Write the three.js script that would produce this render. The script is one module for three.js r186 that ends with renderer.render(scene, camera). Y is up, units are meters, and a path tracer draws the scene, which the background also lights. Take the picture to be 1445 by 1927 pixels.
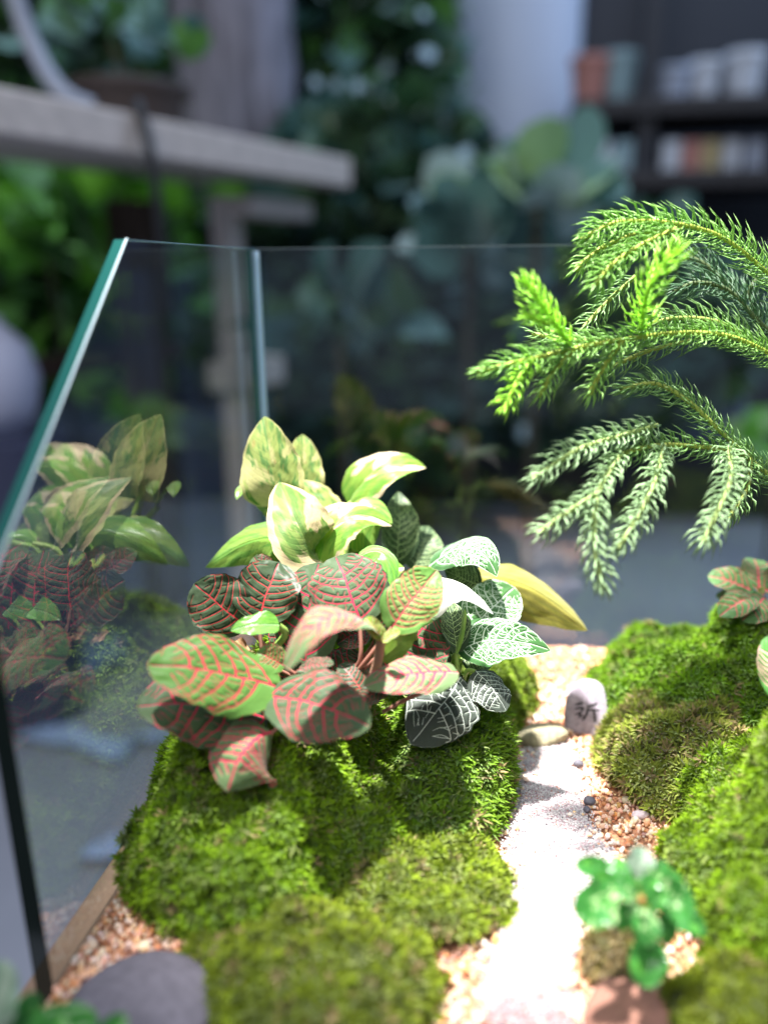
import * as THREE from 'three';
import { mergeGeometries } from 'three/addons/utils/BufferGeometryUtils.js';
import { RoundedBoxGeometry } from 'three/addons/geometries/RoundedBoxGeometry.js';
import { ImprovedNoise } from 'three/addons/math/ImprovedNoise.js';
import { RectAreaLightUniformsLib } from 'three/addons/lights/RectAreaLightUniformsLib.js';

// ------------------------------------------------------------------ camera, light, exposure
const scene = new THREE.Scene();
const FOV = 65, IMG_W = 1445, IMG_H = 1927;
const camera = new THREE.PerspectiveCamera(FOV, 767 / 1024, 0.01, 60);
camera.rotation.order = 'YXZ';
camera.position.set(0.1212, 0.1908, 0.3755);
camera.rotation.set(-0.2942, 0.1636, -0.0078);
camera.focus = 0.292; camera.userData.fStop = 3.0;
camera.updateMatrixWorld(true);

const renderer = new THREE.WebGLRenderer({ antialias: true });
renderer.setSize(767, 1024);
renderer.toneMapping = THREE.LinearToneMapping;
renderer.toneMappingExposure = 1.0;
renderer.shadowMap.enabled = true;
RectAreaLightUniformsLib.init();

scene.background = new THREE.Color().setRGB(0.165, 0.20, 0.28);   // soft bluish daylight all round

const key = new THREE.SpotLight(new THREE.Color().setRGB(1.0, 0.965, 0.94), 23.5, 0, 0.166, 1.0, 2);   // lamp above the tank
key.name = 'tank_lamp';
key.position.set(-0.045, 1.09, 0.06); key.target.position.set(0.130, 0, 0.086);
key.castShadow = true; key.shadow.radius = 1.2; key.shadow.mapSize.set(2048, 2048);
scene.add(key, key.target);
function panel(name, w, h, pos, to, rgb, power) {
  const l = new THREE.RectAreaLight(new THREE.Color().setRGB(...rgb), power, w, h);
  l.name = name; l.position.set(...pos); l.lookAt(...to); scene.add(l);
}
panel('overhead_fill', 3.0, 2.4, [0.6, 2.6, -1.6], [0.4, -0.8, -1.4], [0.55, 0.72, 1.0], 3.2);  // added bluish fill from overhead, no roof window behind it
panel('side_fill', 1.2, 1.2, [2.4, 1.6, -2.6], [0.6, 0.6, -4.2], [0.45, 0.66, 1.0], 7);  // added side fill that brightens the background, no window there
panel('front_fill', 1.2, 0.8, [-0.4, 1.7, 1.3], [0.1, 0.0, 0.0], [1.0, 0.97, 0.95], 10);  // added fill from the front, stands for no real lamp

// ------------------------------------------------------------------ helpers
let seedState = 7;
const seed = (s) => { seedState = s | 0; };
function rnd() { seedState = (seedState + 0x6d2b79f5) | 0; let t = Math.imul(seedState ^ (seedState >>> 15), 1 | seedState); t = (t + Math.imul(t ^ (t >>> 7), 61 | t)) ^ t; return ((t ^ (t >>> 14)) >>> 0) / 4294967296; }
const rr = (a, b) => a + (b - a) * rnd();
const V = (x, y, z) => new THREE.Vector3(x, y, z);
const C = (r, g, b) => new THREE.Color().setRGB(r, g, b);
const perlin = new ImprovedNoise();
const noise = (x, y, z) => perlin.noise(x + 31.7, y + 17.3, z + 5.9);
const F = IMG_H / 2 / Math.tan(THREE.MathUtils.degToRad(FOV / 2));
const AX = [V(), V(), V()]; camera.matrixWorld.extractBasis(AX[0], AX[1], AX[2]);
// measured points of the photograph turned into places in the tank
const at = (x, y, d) => camera.position.clone().addScaledVector(AX[2], -d).addScaledVector(AX[0], (x - IMG_W / 2) / F * d).addScaledVector(AX[1], -(y - IMG_H / 2) / F * d);
const camDir = (a) => V().addScaledVector(AX[0], a[0]).addScaledVector(AX[1], a[1]).addScaledVector(AX[2], a[2]).normalize();
const onGround = (x, y, h = 0) => { const d = at(x, y, 1).sub(camera.position); return camera.position.clone().addScaledVector(d, (h - camera.position.y) / d.y); };

const used = {};
function numbered(name) { const k = (used[name] = (used[name] ?? -1) + 1); return k ? name + '_' + String(k).padStart(3, '0') : name; }
function tag(o, label, category, group) { o.userData.label = label; if (category) o.userData.category = category; if (group) o.userData.group = group; return o; }
function thing(name, pos, label, category, group) { const g = new THREE.Group(); g.name = numbered(name); g.position.copy(pos); scene.add(g); return tag(g, label, category, group); }
function part(name, geo, mat, parent, local = false) {
  if (!local && parent) { const p = V(); let q = parent; while (q && q !== scene) { p.add(q.position); q = q.parent; } geo.translate(-p.x, -p.y, -p.z); }
  const m = new THREE.Mesh(geo, mat); m.name = name; m.castShadow = m.receiveShadow = true; (parent ?? scene).add(m); return m;
}
function solo(name, geo, mat, label, category, group) {
  geo.computeBoundingBox(); const c = geo.boundingBox.getCenter(V()); c.y = geo.boundingBox.min.y; geo.translate(-c.x, -c.y, -c.z);
  const m = new THREE.Mesh(geo, mat); m.name = numbered(name); m.position.copy(c); m.castShadow = m.receiveShadow = true; scene.add(m); return tag(m, label, category, group);
}
function structure(name, geo, mat) { const m = new THREE.Mesh(geo, mat); m.name = name; m.userData.kind = 'structure'; m.receiveShadow = m.castShadow = true; scene.add(m); return m; }
function scatter(name, geo, mat, list, parent) {   // countless small pieces as one mass
  const m = new THREE.InstancedMesh(geo, mat, list.length), q = new THREE.Matrix4();
  const off = V(); if (parent) off.copy(parent.position);
  list.forEach((e, i) => { q.compose(e.p.clone().sub(off), e.q, e.s.isVector3 ? e.s : V(e.s, e.s, e.s)); m.setMatrixAt(i, q); if (e.c) m.setColorAt(i, e.c); });
  m.name = name; m.userData.kind = 'stuff'; m.castShadow = m.receiveShadow = true; (parent ?? scene).add(m); return m;
}
const std = (o) => new THREE.MeshStandardMaterial(o), phys = (o) => new THREE.MeshPhysicalMaterial(o);
const tube = (pts, r, n = 16, s = 8) => new THREE.TubeGeometry(new THREE.CatmullRomCurve3(pts), n, r, s);
function box(w, h, d, r = 0.003) { return new RoundedBoxGeometry(w, h, d, 2, Math.min(r, w / 2.1, h / 2.1, d / 2.1)); }
function prep(g) { const n = g.index ? g.toNonIndexed() : g; for (const k of Object.keys(n.attributes)) if (!['position', 'normal', 'uv'].includes(k)) n.deleteAttribute(k); return n; }
const merge = (a) => mergeGeometries(a.map(prep));
function canvas(w, h, draw, srgb = true) {
  const c = document.createElement('canvas'); c.width = w; c.height = h; draw(c.getContext('2d'), w, h);
  const t = new THREE.CanvasTexture(c); if (srgb) t.colorSpace = THREE.SRGBColorSpace; t.wrapS = t.wrapT = THREE.RepeatWrapping; return t;
}
function noiseTex(w, h, fn, srgb = true) {
  const d = new Uint8Array(w * h * 4);
  for (let y = 0; y < h; y++) for (let x = 0; x < w; x++) { const c = fn(x / w, y / h, x, y), i = (y * w + x) * 4; for (let k = 0; k < 3; k++) d[i + k] = Math.max(0, Math.min(255, c[k])); d[i + 3] = 255; }
  const t = new THREE.DataTexture(d, w, h); t.magFilter = THREE.LinearFilter; t.wrapS = t.wrapT = THREE.RepeatWrapping; if (srgb) t.colorSpace = THREE.SRGBColorSpace; t.needsUpdate = true; return t;
}
function fbm(x, y, z, o = 4) { let s = 0, a = 0.5; for (let i = 0; i < o; i++) { s += a * noise(x, y, z); x *= 2.03; y *= 2.03; z *= 2.03; a *= 0.5; } return s; }
function rough(geo, amp, freq, sd) {   // an uneven surface; normals made anew
  const p = geo.attributes.position, n = geo.attributes.normal;
  for (let i = 0; i < p.count; i++) { const k = fbm(p.getX(i) * freq + sd, p.getY(i) * freq, p.getZ(i) * freq, 3) * amp; p.setXYZ(i, p.getX(i) + n.getX(i) * k, p.getY(i) + n.getY(i) * k, p.getZ(i) + n.getZ(i) * k); }
  geo.computeVertexNormals(); return geo;
}

// ------------------------------------------------------------------ the place behind: floor, wall
{
  const floorT = noiseTex(256, 256, (u, v) => { const k = 62 + 26 * fbm(u * 9, v * 9, 2) + 14 * fbm(u * 60, v * 60, 7); return [k, k + 1, k + 5]; });
  floorT.repeat.set(6, 6);
  const g = new THREE.PlaneGeometry(14, 14).rotateX(-Math.PI / 2).translate(0, -0.85, -1.5);
  structure('floor', g, std({ map: floorT, roughness: 0.8 }));
  const wallT = noiseTex(256, 256, (u, v) => { const k = 88 + 14 * fbm(u * 5, v * 5, 4) + 7 * fbm(u * 50, v * 50, 9); return [k * 0.84, k * 0.92, k * 1.14]; });
  wallT.repeat.set(3, 2);
  structure('back_wall', new THREE.BoxGeometry(9, 4.6, 0.12).translate(0, 1.4, -4.4), std({ map: wallT, roughness: 0.9 }));
}

// ------------------------------------------------------------------ wood and other shared materials
const woodT = (r, g, b, sd, q = 1) => noiseTex(256, 512, (u, v) => { const k = 0.9 + q * (-0.04 + 0.22 * fbm(u * 26 + sd, v * 2.2, sd) + 0.16 * Math.sin((u * 18 + 1.6 * fbm(u * 3, v * 1.2, sd + 3)) * 6.28) * 0.35 + 0.1 * fbm(u * 120, v * 9, sd + 8)); return [r * k, g * k, b * k]; });
const M = {
  benchWood: std({ map: woodT(240, 226, 216, 1, 0.35), roughness: 0.7 }),
  darkWood: std({ map: woodT(88, 70, 58, 5), roughness: 0.75 }),
  trayWood: std({ map: woodT(172, 140, 116, 9), roughness: 0.7 }),
  black: std({ color: C(0.012, 0.013, 0.016), roughness: 0.5 }),
  rack: std({ color: C(0.022, 0.024, 0.032), roughness: 0.55 }),
  shelf: std({ map: woodT(70, 66, 66, 12), roughness: 0.75 }),
  soil: std({ color: C(0.035, 0.024, 0.016), roughness: 1 }),
};

// ------------------------------------------------------------------ the table, and the tank of glass on its tray
const TABLE = -0.4;
const tableT = noiseTex(256, 256, (u, v) => { const k = 146 + 14 * fbm(u * 6, v * 6, 21) + 10 * fbm(u * 70, v * 20, 3); return [k, k + 1, k + 9]; });
{
  const t = thing('display_table', V(0.3, -0.85, -0.5), 'low wide grey table behind and beside the glass tank', 'table');
  part('table_top', box(3.4, 0.035, 2.2, 0.006).translate(0.3, TABLE - 0.0175, -0.5), std({ map: tableT, roughness: 0.38 }), t);
  for (const [x, z] of [[-1.3, -1.5], [1.9, -1.5], [-1.3, 0.52], [1.9, 0.52]]) part('leg', box(0.05, 0.415, 0.05).translate(x, -0.6425, z), M.rack, t);
  const s = thing('tank_stand', V(0.16, TABLE, 0.1), 'dark wooden block that carries the tray and the glass tank', 'stand');
  part('block', box(0.28, 0.338, 0.20, 0.004).translate(0.1625, -0.231, 0.115), M.darkWood, s);
}
const TW = 0.325, TH = 0.2, TD = 0.216, GT = 0.0046;   // width, height, depth, glass thickness
{
  const tray = thing('wooden_tray', V(TW / 2, -0.06, TD / 2), 'shallow brown wooden tray under the glass tank', 'tray');
  part('base_board', box(TW + 0.027, 0.052, 0.266, 0.002).translate(TW / 2, -0.0340, 0.1255), M.trayWood, tray);

  const tank = thing('glass_tank', V(TW / 2, -0.008, TD / 2), 'open glass terrarium with slanted side pane and polished edges, sky reflection painted on the top ones', 'tank');
  const glass = phys({ color: C(0.95, 0.985, 0.97), roughness: 0.0, transmission: 1, thickness: 0, ior: 1.55 });
  const sideGlass = phys({ color: C(0.95, 0.985, 0.97), roughness: 0.0, transmission: 1, thickness: 0, ior: 1.85 });
  const frontEdge = phys({ color: C(0.006, 0.012, 0.010), roughness: 0.06, ior: 1.6 });
  const edge = phys({ color: C(0.012, 0.10, 0.085), roughness: 0.10, ior: 1.5, clearcoat: 0.4, clearcoatRoughness: 0.05 });
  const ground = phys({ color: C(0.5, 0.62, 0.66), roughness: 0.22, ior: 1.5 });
  const topEdge = phys({ color: C(0.55, 0.78, 0.95), roughness: 0.2, ior: 1.5 });  // sky reflection painted into the edge as pale blue
  const prof = [[0, -0.008], [0, TH], [0.127, TH], [0.216, 0.1185], [0.216, -0.008]];   // z, y
  const sheet = (x, dir) => { const s = new THREE.Shape(prof.map(([z, y]) => new THREE.Vector2(-z, y))); return new THREE.ShapeGeometry(s).rotateY(dir * Math.PI / 2).translate(x, 0, 0); };
  const face = (x) => { const s = new THREE.Shape(prof.map(([z, y]) => new THREE.Vector2(z, y))); const g = new THREE.ShapeGeometry(s); g.rotateY(-Math.PI / 2); g.translate(x, 0, 0); return g; };
  const strip = (a, b, x0, x1) => { const dz = b[0] - a[0], dy = b[1] - a[1], L = Math.hypot(dz, dy); const g = new THREE.BoxGeometry(x1 - x0, 0.0002, L); g.rotateX(-Math.atan2(dy, dz)); return g.translate((x0 + x1) / 2, (a[1] + b[1]) / 2, (a[0] + b[0]) / 2); };
  for (const [x0, x1] of [[-GT, 0], [TW, TW + GT]]) {
    const left = x0 < 0;
    const pane = part('side_pane', merge([face(x0), face(x1)]), sideGlass, tank);
    part('front_edge', strip(prof[4], prof[3], left ? x0 - 0.0008 : x0, x1), frontEdge, pane);
    part('slanted_edge', strip(prof[3], prof[2], x0, x1), edge, pane);
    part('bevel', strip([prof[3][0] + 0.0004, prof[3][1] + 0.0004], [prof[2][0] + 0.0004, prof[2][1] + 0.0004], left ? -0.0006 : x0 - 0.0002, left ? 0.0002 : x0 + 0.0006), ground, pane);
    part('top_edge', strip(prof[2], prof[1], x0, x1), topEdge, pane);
    part('back_edge', strip(prof[1], prof[0], x0, x1), edge, pane);
  }
  const back = part('back_pane', merge([new THREE.PlaneGeometry(TW + 2 * GT, TH + 0.008).translate(TW / 2, TH / 2 - 0.004, -0.0006), new THREE.PlaneGeometry(TW + 2 * GT, TH + 0.008).translate(TW / 2, TH / 2 - 0.004, -0.0006 - GT)]), glass, tank);
  part('top_edge', new THREE.BoxGeometry(TW + 2 * GT, 0.0003, GT - 0.0002).translate(TW / 2, TH, -0.0006 - GT / 2), phys({ color: C(0.16, 0.20, 0.22), roughness: 0.35 }), back);
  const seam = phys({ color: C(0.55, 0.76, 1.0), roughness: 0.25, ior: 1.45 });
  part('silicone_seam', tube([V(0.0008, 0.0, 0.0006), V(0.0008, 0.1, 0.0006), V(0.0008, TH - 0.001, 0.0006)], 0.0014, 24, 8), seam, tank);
}

// ------------------------------------------------------------------ moss cushions (places in metres on the tank floor)
const domes = [
  { k: 'left', c: [0.040, 0.128], r: [0.054, 0.070], h: 0.043, p: 0.62, col: [0.20, 0.36, 0.008], len: 1.0, lab: 'large bright green moss cushion in front of the red veined plant' },
  { k: 'shade', c: [0.0995, 0.108], r: [0.024, 0.046], h: 0.030, p: 0.6, col: [0.15, 0.29, 0.015], len: 1.35, lab: 'dark star tufted moss cushion under the white veined leaves, beside the sand' },
  { k: 'low', c: [0.0985, 0.162], r: [0.028, 0.027], h: 0.0105, p: 0.6, col: [0.24, 0.34, 0.02], len: 0.95, lab: 'low yellow green moss pad at the left edge of the sand path' },
  { k: 'front', c: [0.0715, 0.205], r: [0.036, 0.023], h: 0.012, p: 0.55, col: [0.22, 0.30, 0.015], len: 1.0, lab: 'olive moss cushion at the bottom, right of the grey disc stone' },
  { k: 'back', c: [0.104, 0.045], r: [0.030, 0.045], h: 0.027, p: 0.6, col: [0.20, 0.32, 0.02], len: 1.0, lab: 'small moss bank behind the white veined leaves, left of the carved stone' },
  { k: 'hill', c: [0.056, 0.070], r: [0.056, 0.062], h: 0.040, p: 0.7, col: [0.14, 0.27, 0.012], len: 1.0, lab: 'shaded moss hill under the red veined plant' },
  { k: 'far', c: [0.238, 0.040], r: [0.078, 0.055], h: 0.040, p: 0.55, col: [0.18, 0.36, 0.01], len: 1.15, lab: 'bright moss hill at the back right under the small red veined seedling' },
  { k: 'mid', c: [0.195, 0.084], r: [0.034, 0.038], h: 0.021, p: 0.6, col: [0.28, 0.35, 0.05], len: 1.3, lab: 'pale tan tipped moss clump right beside the carved stone' },
  { k: 'near', c: [0.2445, 0.150], r: [0.070, 0.070], h: 0.054, p: 0.6, col: [0.19, 0.34, 0.006], len: 1.0, lab: 'large blurred moss hill at the right front behind the round leaved plant' },
  { k: 'corner', c: [0.205, 0.205], r: [0.040, 0.022], h: 0.014, p: 0.6, col: [0.25, 0.33, 0.015], len: 1.0, lab: 'olive moss patch in the bottom right corner' },
  { k: 'dry', c: [0.157, 0.186], r: [0.010, 0.009], h: 0.006, p: 0.6, col: [0.26, 0.24, 0.05], len: 0.8, lab: 'small dry brown moss tuft below the round leaved plant' },
];
const domeH = (d, x, z) => { const q = ((x - d.c[0]) / d.r[0]) ** 2 + ((z - d.c[1]) / d.r[1]) ** 2 + 0.55 * fbm(x * 48 + d.h * 500, z * 48, 3.3, 2); if (q >= 1) return -1; if (q < 0) return d.h * (1 + 0.85 * fbm(x * 38 + d.h * 999, z * 38, 1.5, 3)) + 0.0060 * fbm(x * 105, z * 105, 4, 3); return d.h * Math.pow(1 - q, d.p) * (1 + 0.85 * fbm(x * 38 + d.h * 999, z * 38, 1.5, 3)) + 0.0060 * fbm(x * 105, z * 105, 4, 3); };
const topH = (x, z) => { let h = 0; for (const d of domes) h = Math.max(h, domeH(d, x, z)); return h; };
function shootGeo(sd, n, len) {
  seed(sd); const pos = [], nor = [], col = [], idx = [];
  for (let i = 0; i < n; i++) {
    const t = i / n, a = i * 2.399 + rr(-0.3, 0.3), out = THREE.MathUtils.lerp(1.25, 0.22, t) + rr(-0.12, 0.12), y0 = t * 0.0022 * len, L = len * rr(0.0022, 0.0031) * (0.75 + 0.35 * Math.sin(t * 3.1)), w = 0.00031 * rr(0.85, 1.25);
    const rad = V(Math.cos(a), 0, Math.sin(a)), side = V(-Math.sin(a), 0, Math.cos(a)), b = pos.length / 3;
    const pt = (s) => rad.clone().multiplyScalar(L * s * Math.sin(out + 0.35 * s)).add(V(0, y0 + L * s * Math.cos(out + 0.35 * s), 0));
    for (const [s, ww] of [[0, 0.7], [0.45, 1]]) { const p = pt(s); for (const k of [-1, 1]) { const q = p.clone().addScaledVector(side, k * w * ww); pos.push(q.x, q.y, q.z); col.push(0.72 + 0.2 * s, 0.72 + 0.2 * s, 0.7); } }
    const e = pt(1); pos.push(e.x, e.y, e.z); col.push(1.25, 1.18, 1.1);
    const nn = rad.clone().multiplyScalar(-Math.cos(out)).add(V(0, Math.sin(out), 0)).normalize(); for (let k = 0; k < 5; k++) nor.push(nn.x, nn.y, nn.z);
    idx.push(b, b + 1, b + 2, b + 1, b + 3, b + 2, b + 2, b + 3, b + 4);
  }
  const g = new THREE.BufferGeometry(); g.setAttribute('position', new THREE.Float32BufferAttribute(pos, 3)); g.setAttribute('normal', new THREE.Float32BufferAttribute(nor, 3)); g.setAttribute('color', new THREE.Float32BufferAttribute(col, 3)); g.setIndex(idx); return g;
}
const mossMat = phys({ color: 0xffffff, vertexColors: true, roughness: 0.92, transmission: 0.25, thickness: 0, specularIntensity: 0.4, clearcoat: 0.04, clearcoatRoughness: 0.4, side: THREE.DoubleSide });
const shoots = [0, 1, 2].map((k) => shootGeo(41 + k, 15 + k * 2, 1));
for (const d of domes) {
  seed(1000 + Math.round(d.c[0] * 7919));
  const g = thing('moss_cushion', V(d.c[0], 0, d.c[1]), d.lab, 'moss', 'moss cushions in the tank');
  const nr = 26, na = 56, pos = [], idx = [];
  for (let i = 0; i <= nr; i++) for (let j = 0; j < na; j++) { const q = i / nr * 0.999, a = j / na * Math.PI * 2; const x = THREE.MathUtils.clamp(d.c[0] + d.r[0] * q * Math.cos(a), 0.0015, TW - 0.002), z = Math.max(d.c[1] + d.r[1] * q * Math.sin(a), 0.0015); pos.push(x, Math.max(-0.002, domeH(d, x, z) - 0.0012), z); }
  for (let i = 0; i < nr; i++) for (let j = 0; j < na; j++) { const a = i * na + j, b = i * na + (j + 1) % na; idx.push(a, b, a + na, b, b + na, a + na); }
  const bg = new THREE.BufferGeometry(); bg.setAttribute('position', new THREE.Float32BufferAttribute(pos, 3)); bg.setIndex(idx); bg.computeVertexNormals();
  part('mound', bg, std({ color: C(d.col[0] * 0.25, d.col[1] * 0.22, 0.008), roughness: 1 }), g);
  const lists = [[], [], []], n = Math.round(d.r[0] * d.r[1] * Math.PI * (1 + 6 * d.h / (d.r[0] + d.r[1])) / (0.00185 ** 2));
  const up = V(0, 1, 0), e = 0.0015;
  for (let i = 0; i < n; i++) {
    const q = Math.sqrt(rnd()), a = rnd() * 6.283, x = d.c[0] + d.r[0] * q * Math.cos(a), z = d.c[1] + d.r[1] * q * Math.sin(a);
    if (x < 0.003 || z < 0.003 || x > TW - 0.004) continue;
    const h = domeH(d, x, z); if (h < topH(x, z) - 0.0025 || h < 0) continue;
    const nrm = V((domeH(d, x - e, z) - domeH(d, x + e, z)) / (2 * e), 1, (domeH(d, x, z - e) - domeH(d, x, z + e)) / (2 * e)).normalize();
    if (nrm.y < 0.12) nrm.y = 0.12;
    nrm.addScaledVector(up, 0.55).add(V(rr(-0.3, 0.3), 0, rr(-0.3, 0.3))).normalize();
    const pn = fbm(x * 130, z * 130, 8, 3), rot = new THREE.Quaternion().setFromUnitVectors(up, nrm).multiply(new THREE.Quaternion().setFromAxisAngle(up, rnd() * 6.28));
    let c = C(...d.col).multiplyScalar(rr(0.7, 1.3) * (1 + 0.9 * pn));
    const dryness = d.k === 'mid' ? 0.22 : d.k === 'dry' ? 0.6 : d.k === 'low' ? 0.08 : 0.035;
    if (rnd() < dryness + Math.max(0, pn - 0.18) * 0.8) c = C(0.42, 0.33, 0.16).multiplyScalar(rr(0.6, 1.1)); else if (rnd() < 0.10) c.lerp(C(0.36, 0.42, 0.16), 0.6);
    lists[Math.floor(rnd() * 3)].push({ p: V(x, h - 0.0006, z), q: rot, s: d.len * rr(0.85, 1.4), c });
  }
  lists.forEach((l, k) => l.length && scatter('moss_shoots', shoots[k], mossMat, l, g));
}

// ------------------------------------------------------------------ gravel, sand and loose stones
const sandRows = [[1388, 1000, 1060], [1405, 988, 1072], [1450, 984, 1086], [1500, 974, 1092], [1550, 962, 1112], [1600, 954, 1150], [1650, 954, 1150], [1700, 956, 1108], [1800, 930, 1060], [1940, 906, 1084]];
const sandAt = (x, z) => { // distance inside the path (positive inside)
  for (let i = 0; i < sandW.length - 1; i++) { const a = sandW[i], b = sandW[i + 1]; if (z >= a.z && z <= b.z) { const t = (z - a.z) / (b.z - a.z), l = THREE.MathUtils.lerp(a.l, b.l, t), r = THREE.MathUtils.lerp(a.r, b.r, t); return Math.min(x - l, r - x); } } return -1;
};
const sandW = sandRows.map(([y, l, r]) => { const a = onGround(l, y), b = onGround(r, y); return { z: (a.z + b.z) / 2, l: a.x, r: b.x }; });
const bank = (x, z) => 0.010 * THREE.MathUtils.smoothstep(0.03 - z, 0, 0.03) + 0.0008 * fbm(x * 90, z * 90, 2, 2);
{
  const nx = 90, nz = 64, pos = [], uv = [], idx = [];
  for (let j = 0; j <= nz; j++) for (let i = 0; i <= nx; i++) { const x = 0.0008 + (TW - 0.0016) * i / nx, z = 0.0008 + (TD + 0.018) * j / nz; pos.push(x, bank(x, z) - 0.0012, z); uv.push(x * 20, z * 20); }
  for (let j = 0; j < nz; j++) for (let i = 0; i < nx; i++) { const a = j * (nx + 1) + i; idx.push(a, a + nx + 1, a + 1, a + 1, a + nx + 1, a + nx + 2); }
  const g = new THREE.BufferGeometry(); g.setAttribute('position', new THREE.Float32BufferAttribute(pos, 3)); g.setAttribute('uv', new THREE.Float32BufferAttribute(uv, 2)); g.setIndex(idx); g.computeVertexNormals();
  structure('gravel_bed', g, std({ map: noiseTex(256, 256, (u, v) => { const k = 0.8 + 0.5 * fbm(u * 40, v * 40, 3); return [222 * k, 160 * k, 120 * k]; }), roughness: 1 }));
  // grains of gravel
  const stones = [0, 1, 2, 3].map((k) => { const s = new THREE.IcosahedronGeometry(1, 1); const p = s.attributes.position; for (let i = 0; i < p.count; i++) { const v = V().fromBufferAttribute(p, i), m = 1 + 0.45 * noise(v.x * 1.1 + k * 9, v.y * 1.1, v.z * 1.1); p.setXYZ(i, v.x * m, v.y * m * 0.75, v.z * m * (0.75 + 0.1 * k)); } s.computeVertexNormals(); return s; });
  const mat = phys({ color: 0xffffff, roughness: 0.55, clearcoat: 0.2, clearcoatRoughness: 0.4 });
  const lists = [[], [], [], []]; seed(91);
  for (let i = 0; i < 38000; i++) {
    const x = rr(0.002, TW - 0.002), z = rr(0.002, TD + 0.016), h = topH(x, z); if (h > 0.004) continue;
    const s = sandAt(x, z); if (s > 0 && rnd() > 0.5 * Math.exp(-s / 0.0022) + 0.006) continue;
    const onSand = s > 0 ? 0.0014 * Math.min(1, s / 0.002) : 0, big = rnd(), r = (0.00048 + 0.00066 * big * big) * (rnd() < 0.04 ? 1.5 : 1), t = rnd();
    let c = t < 0.5 ? C(rr(0.74, 0.9), rr(0.44, 0.56), rr(0.26, 0.36)) : t < 0.78 ? C(rr(0.78, 0.9), rr(0.62, 0.72), rr(0.46, 0.6)) : t < 0.92 ? C(rr(0.62, 0.8), rr(0.26, 0.36), rr(0.09, 0.16)) : C(rr(0.5, 0.6), rr(0.28, 0.34), rr(0.2, 0.26));
    if (s > -0.004 && rnd() < 0.45) c.lerp(C(0.8, 0.74, 0.7), 0.6);  // gravel by the sand paled: lamp overexposure put into its colour
    lists[i & 3].push({ p: V(x, bank(x, z) + onSand + r * rr(-0.2, 0.9), z), q: new THREE.Quaternion().setFromEuler(new THREE.Euler(rnd() * 6, rnd() * 6, rnd() * 6)), s: r, c });
  }
  const gr = new THREE.Group(); gr.name = 'gravel'; gr.userData.kind = 'stuff'; gr.userData.label = 'orange and cream gravel over the tank floor'; scene.add(gr);
  lists.forEach((l, k) => scatter('gravel_grains', stones[k], mat, l, gr));
  // white sand
  const sp = [], si = [], su = [], cols = 26, rows = 120;
  const z0 = sandW[0].z, z1 = sandW[sandW.length - 1].z;
  for (let j = 0; j <= rows; j++) {
    const z = z0 + (z1 - z0) * j / rows; let k = 0; while (k < sandW.length - 2 && sandW[k + 1].z < z) k++;
    const a = sandW[k], b = sandW[k + 1], t = (z - a.z) / (b.z - a.z), jl = 0.0022 * noise(z * 210, 1, 3), jr = 0.0026 * noise(z * 190, 7, 2), l = THREE.MathUtils.lerp(a.l, b.l, t) - 0.0015 + jl, r = THREE.MathUtils.lerp(a.r, b.r, t) + 0.0015 + jr;
    for (let i = 0; i <= cols; i++) { const u = i / cols, x = l + (r - l) * u, e = Math.min(1, Math.min(u, 1 - u) * 6, Math.min(j, rows - j) / 6); sp.push(x, bank(x, z) - 0.0016 + 0.0030 * Math.sqrt(e) + e * 0.0018 * fbm(x * 130, z * 130, 6, 4), z); su.push(x * 30, z * 30); }
  }
  for (let j = 0; j < rows; j++) for (let i = 0; i < cols; i++) { const a = j * (cols + 1) + i; si.push(a, a + cols + 1, a + 1, a + 1, a + cols + 1, a + cols + 2); }
  const sg = new THREE.BufferGeometry(); sg.setAttribute('position', new THREE.Float32BufferAttribute(sp, 3)); sg.setAttribute('uv', new THREE.Float32BufferAttribute(su, 2)); sg.setIndex(si); sg.computeVertexNormals();
  seed(5);
  structure('sand_path', sg, std({ map: noiseTex(512, 512, () => { const k = 172 + rr(-26, 16); return [k, k - 20, k - 16]; }), bumpMap: noiseTex(512, 512, () => { const k = rr(60, 255); return [k, k, k]; }, false), bumpScale: 0.00016, roughness: 0.95 }));
  const gl = []; seed(17);
  for (let i = 0; i < 60000; i++) {
    const x = rr(0.09, 0.2), z = rr(z0 + 0.001, z1), s = sandAt(x, z); if (s < -0.0025 || (s < 0 && rnd() < 0.6)) continue; if (topH(x, z) > 0.004) continue;
    const e = Math.max(0, Math.min(1, s / 0.004)), t = rnd(), front = THREE.MathUtils.smoothstep(z, 0.15, 0.20);
    const c = t < 0.05 + 0.24 * front ? C(rr(0.36, 0.5), rr(0.17, 0.24), rr(0.14, 0.2)) : t < 0.075 ? C(0.08, 0.08, 0.09) : C(1, 0.93 - 0.12 * front, 0.92 - 0.08 * front).multiplyScalar(rr(0.38, 0.72));  // browner, pinker grains at the front paint in the weaker lamp light
    gl.push({ p: V(x, bank(x, z) + 0.0002 + 0.0014 * Math.sqrt(e) + 0.0018 * e * fbm(x * 130, z * 130, 6, 4), z), q: new THREE.Quaternion().setFromEuler(new THREE.Euler(rnd() * 6, rnd() * 6, rnd() * 6)), s: rr(0.00014, 0.00042), c });
  }
  const sgroup = new THREE.Group(); sgroup.name = 'sand_grains'; sgroup.userData.kind = 'stuff'; sgroup.userData.label = 'loose grains on the white sand path'; scene.add(sgroup);
  scatter('grains', stones[1].clone(), std({ color: 0xffffff, roughness: 0.8 }), gl, sgroup);
}
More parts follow.
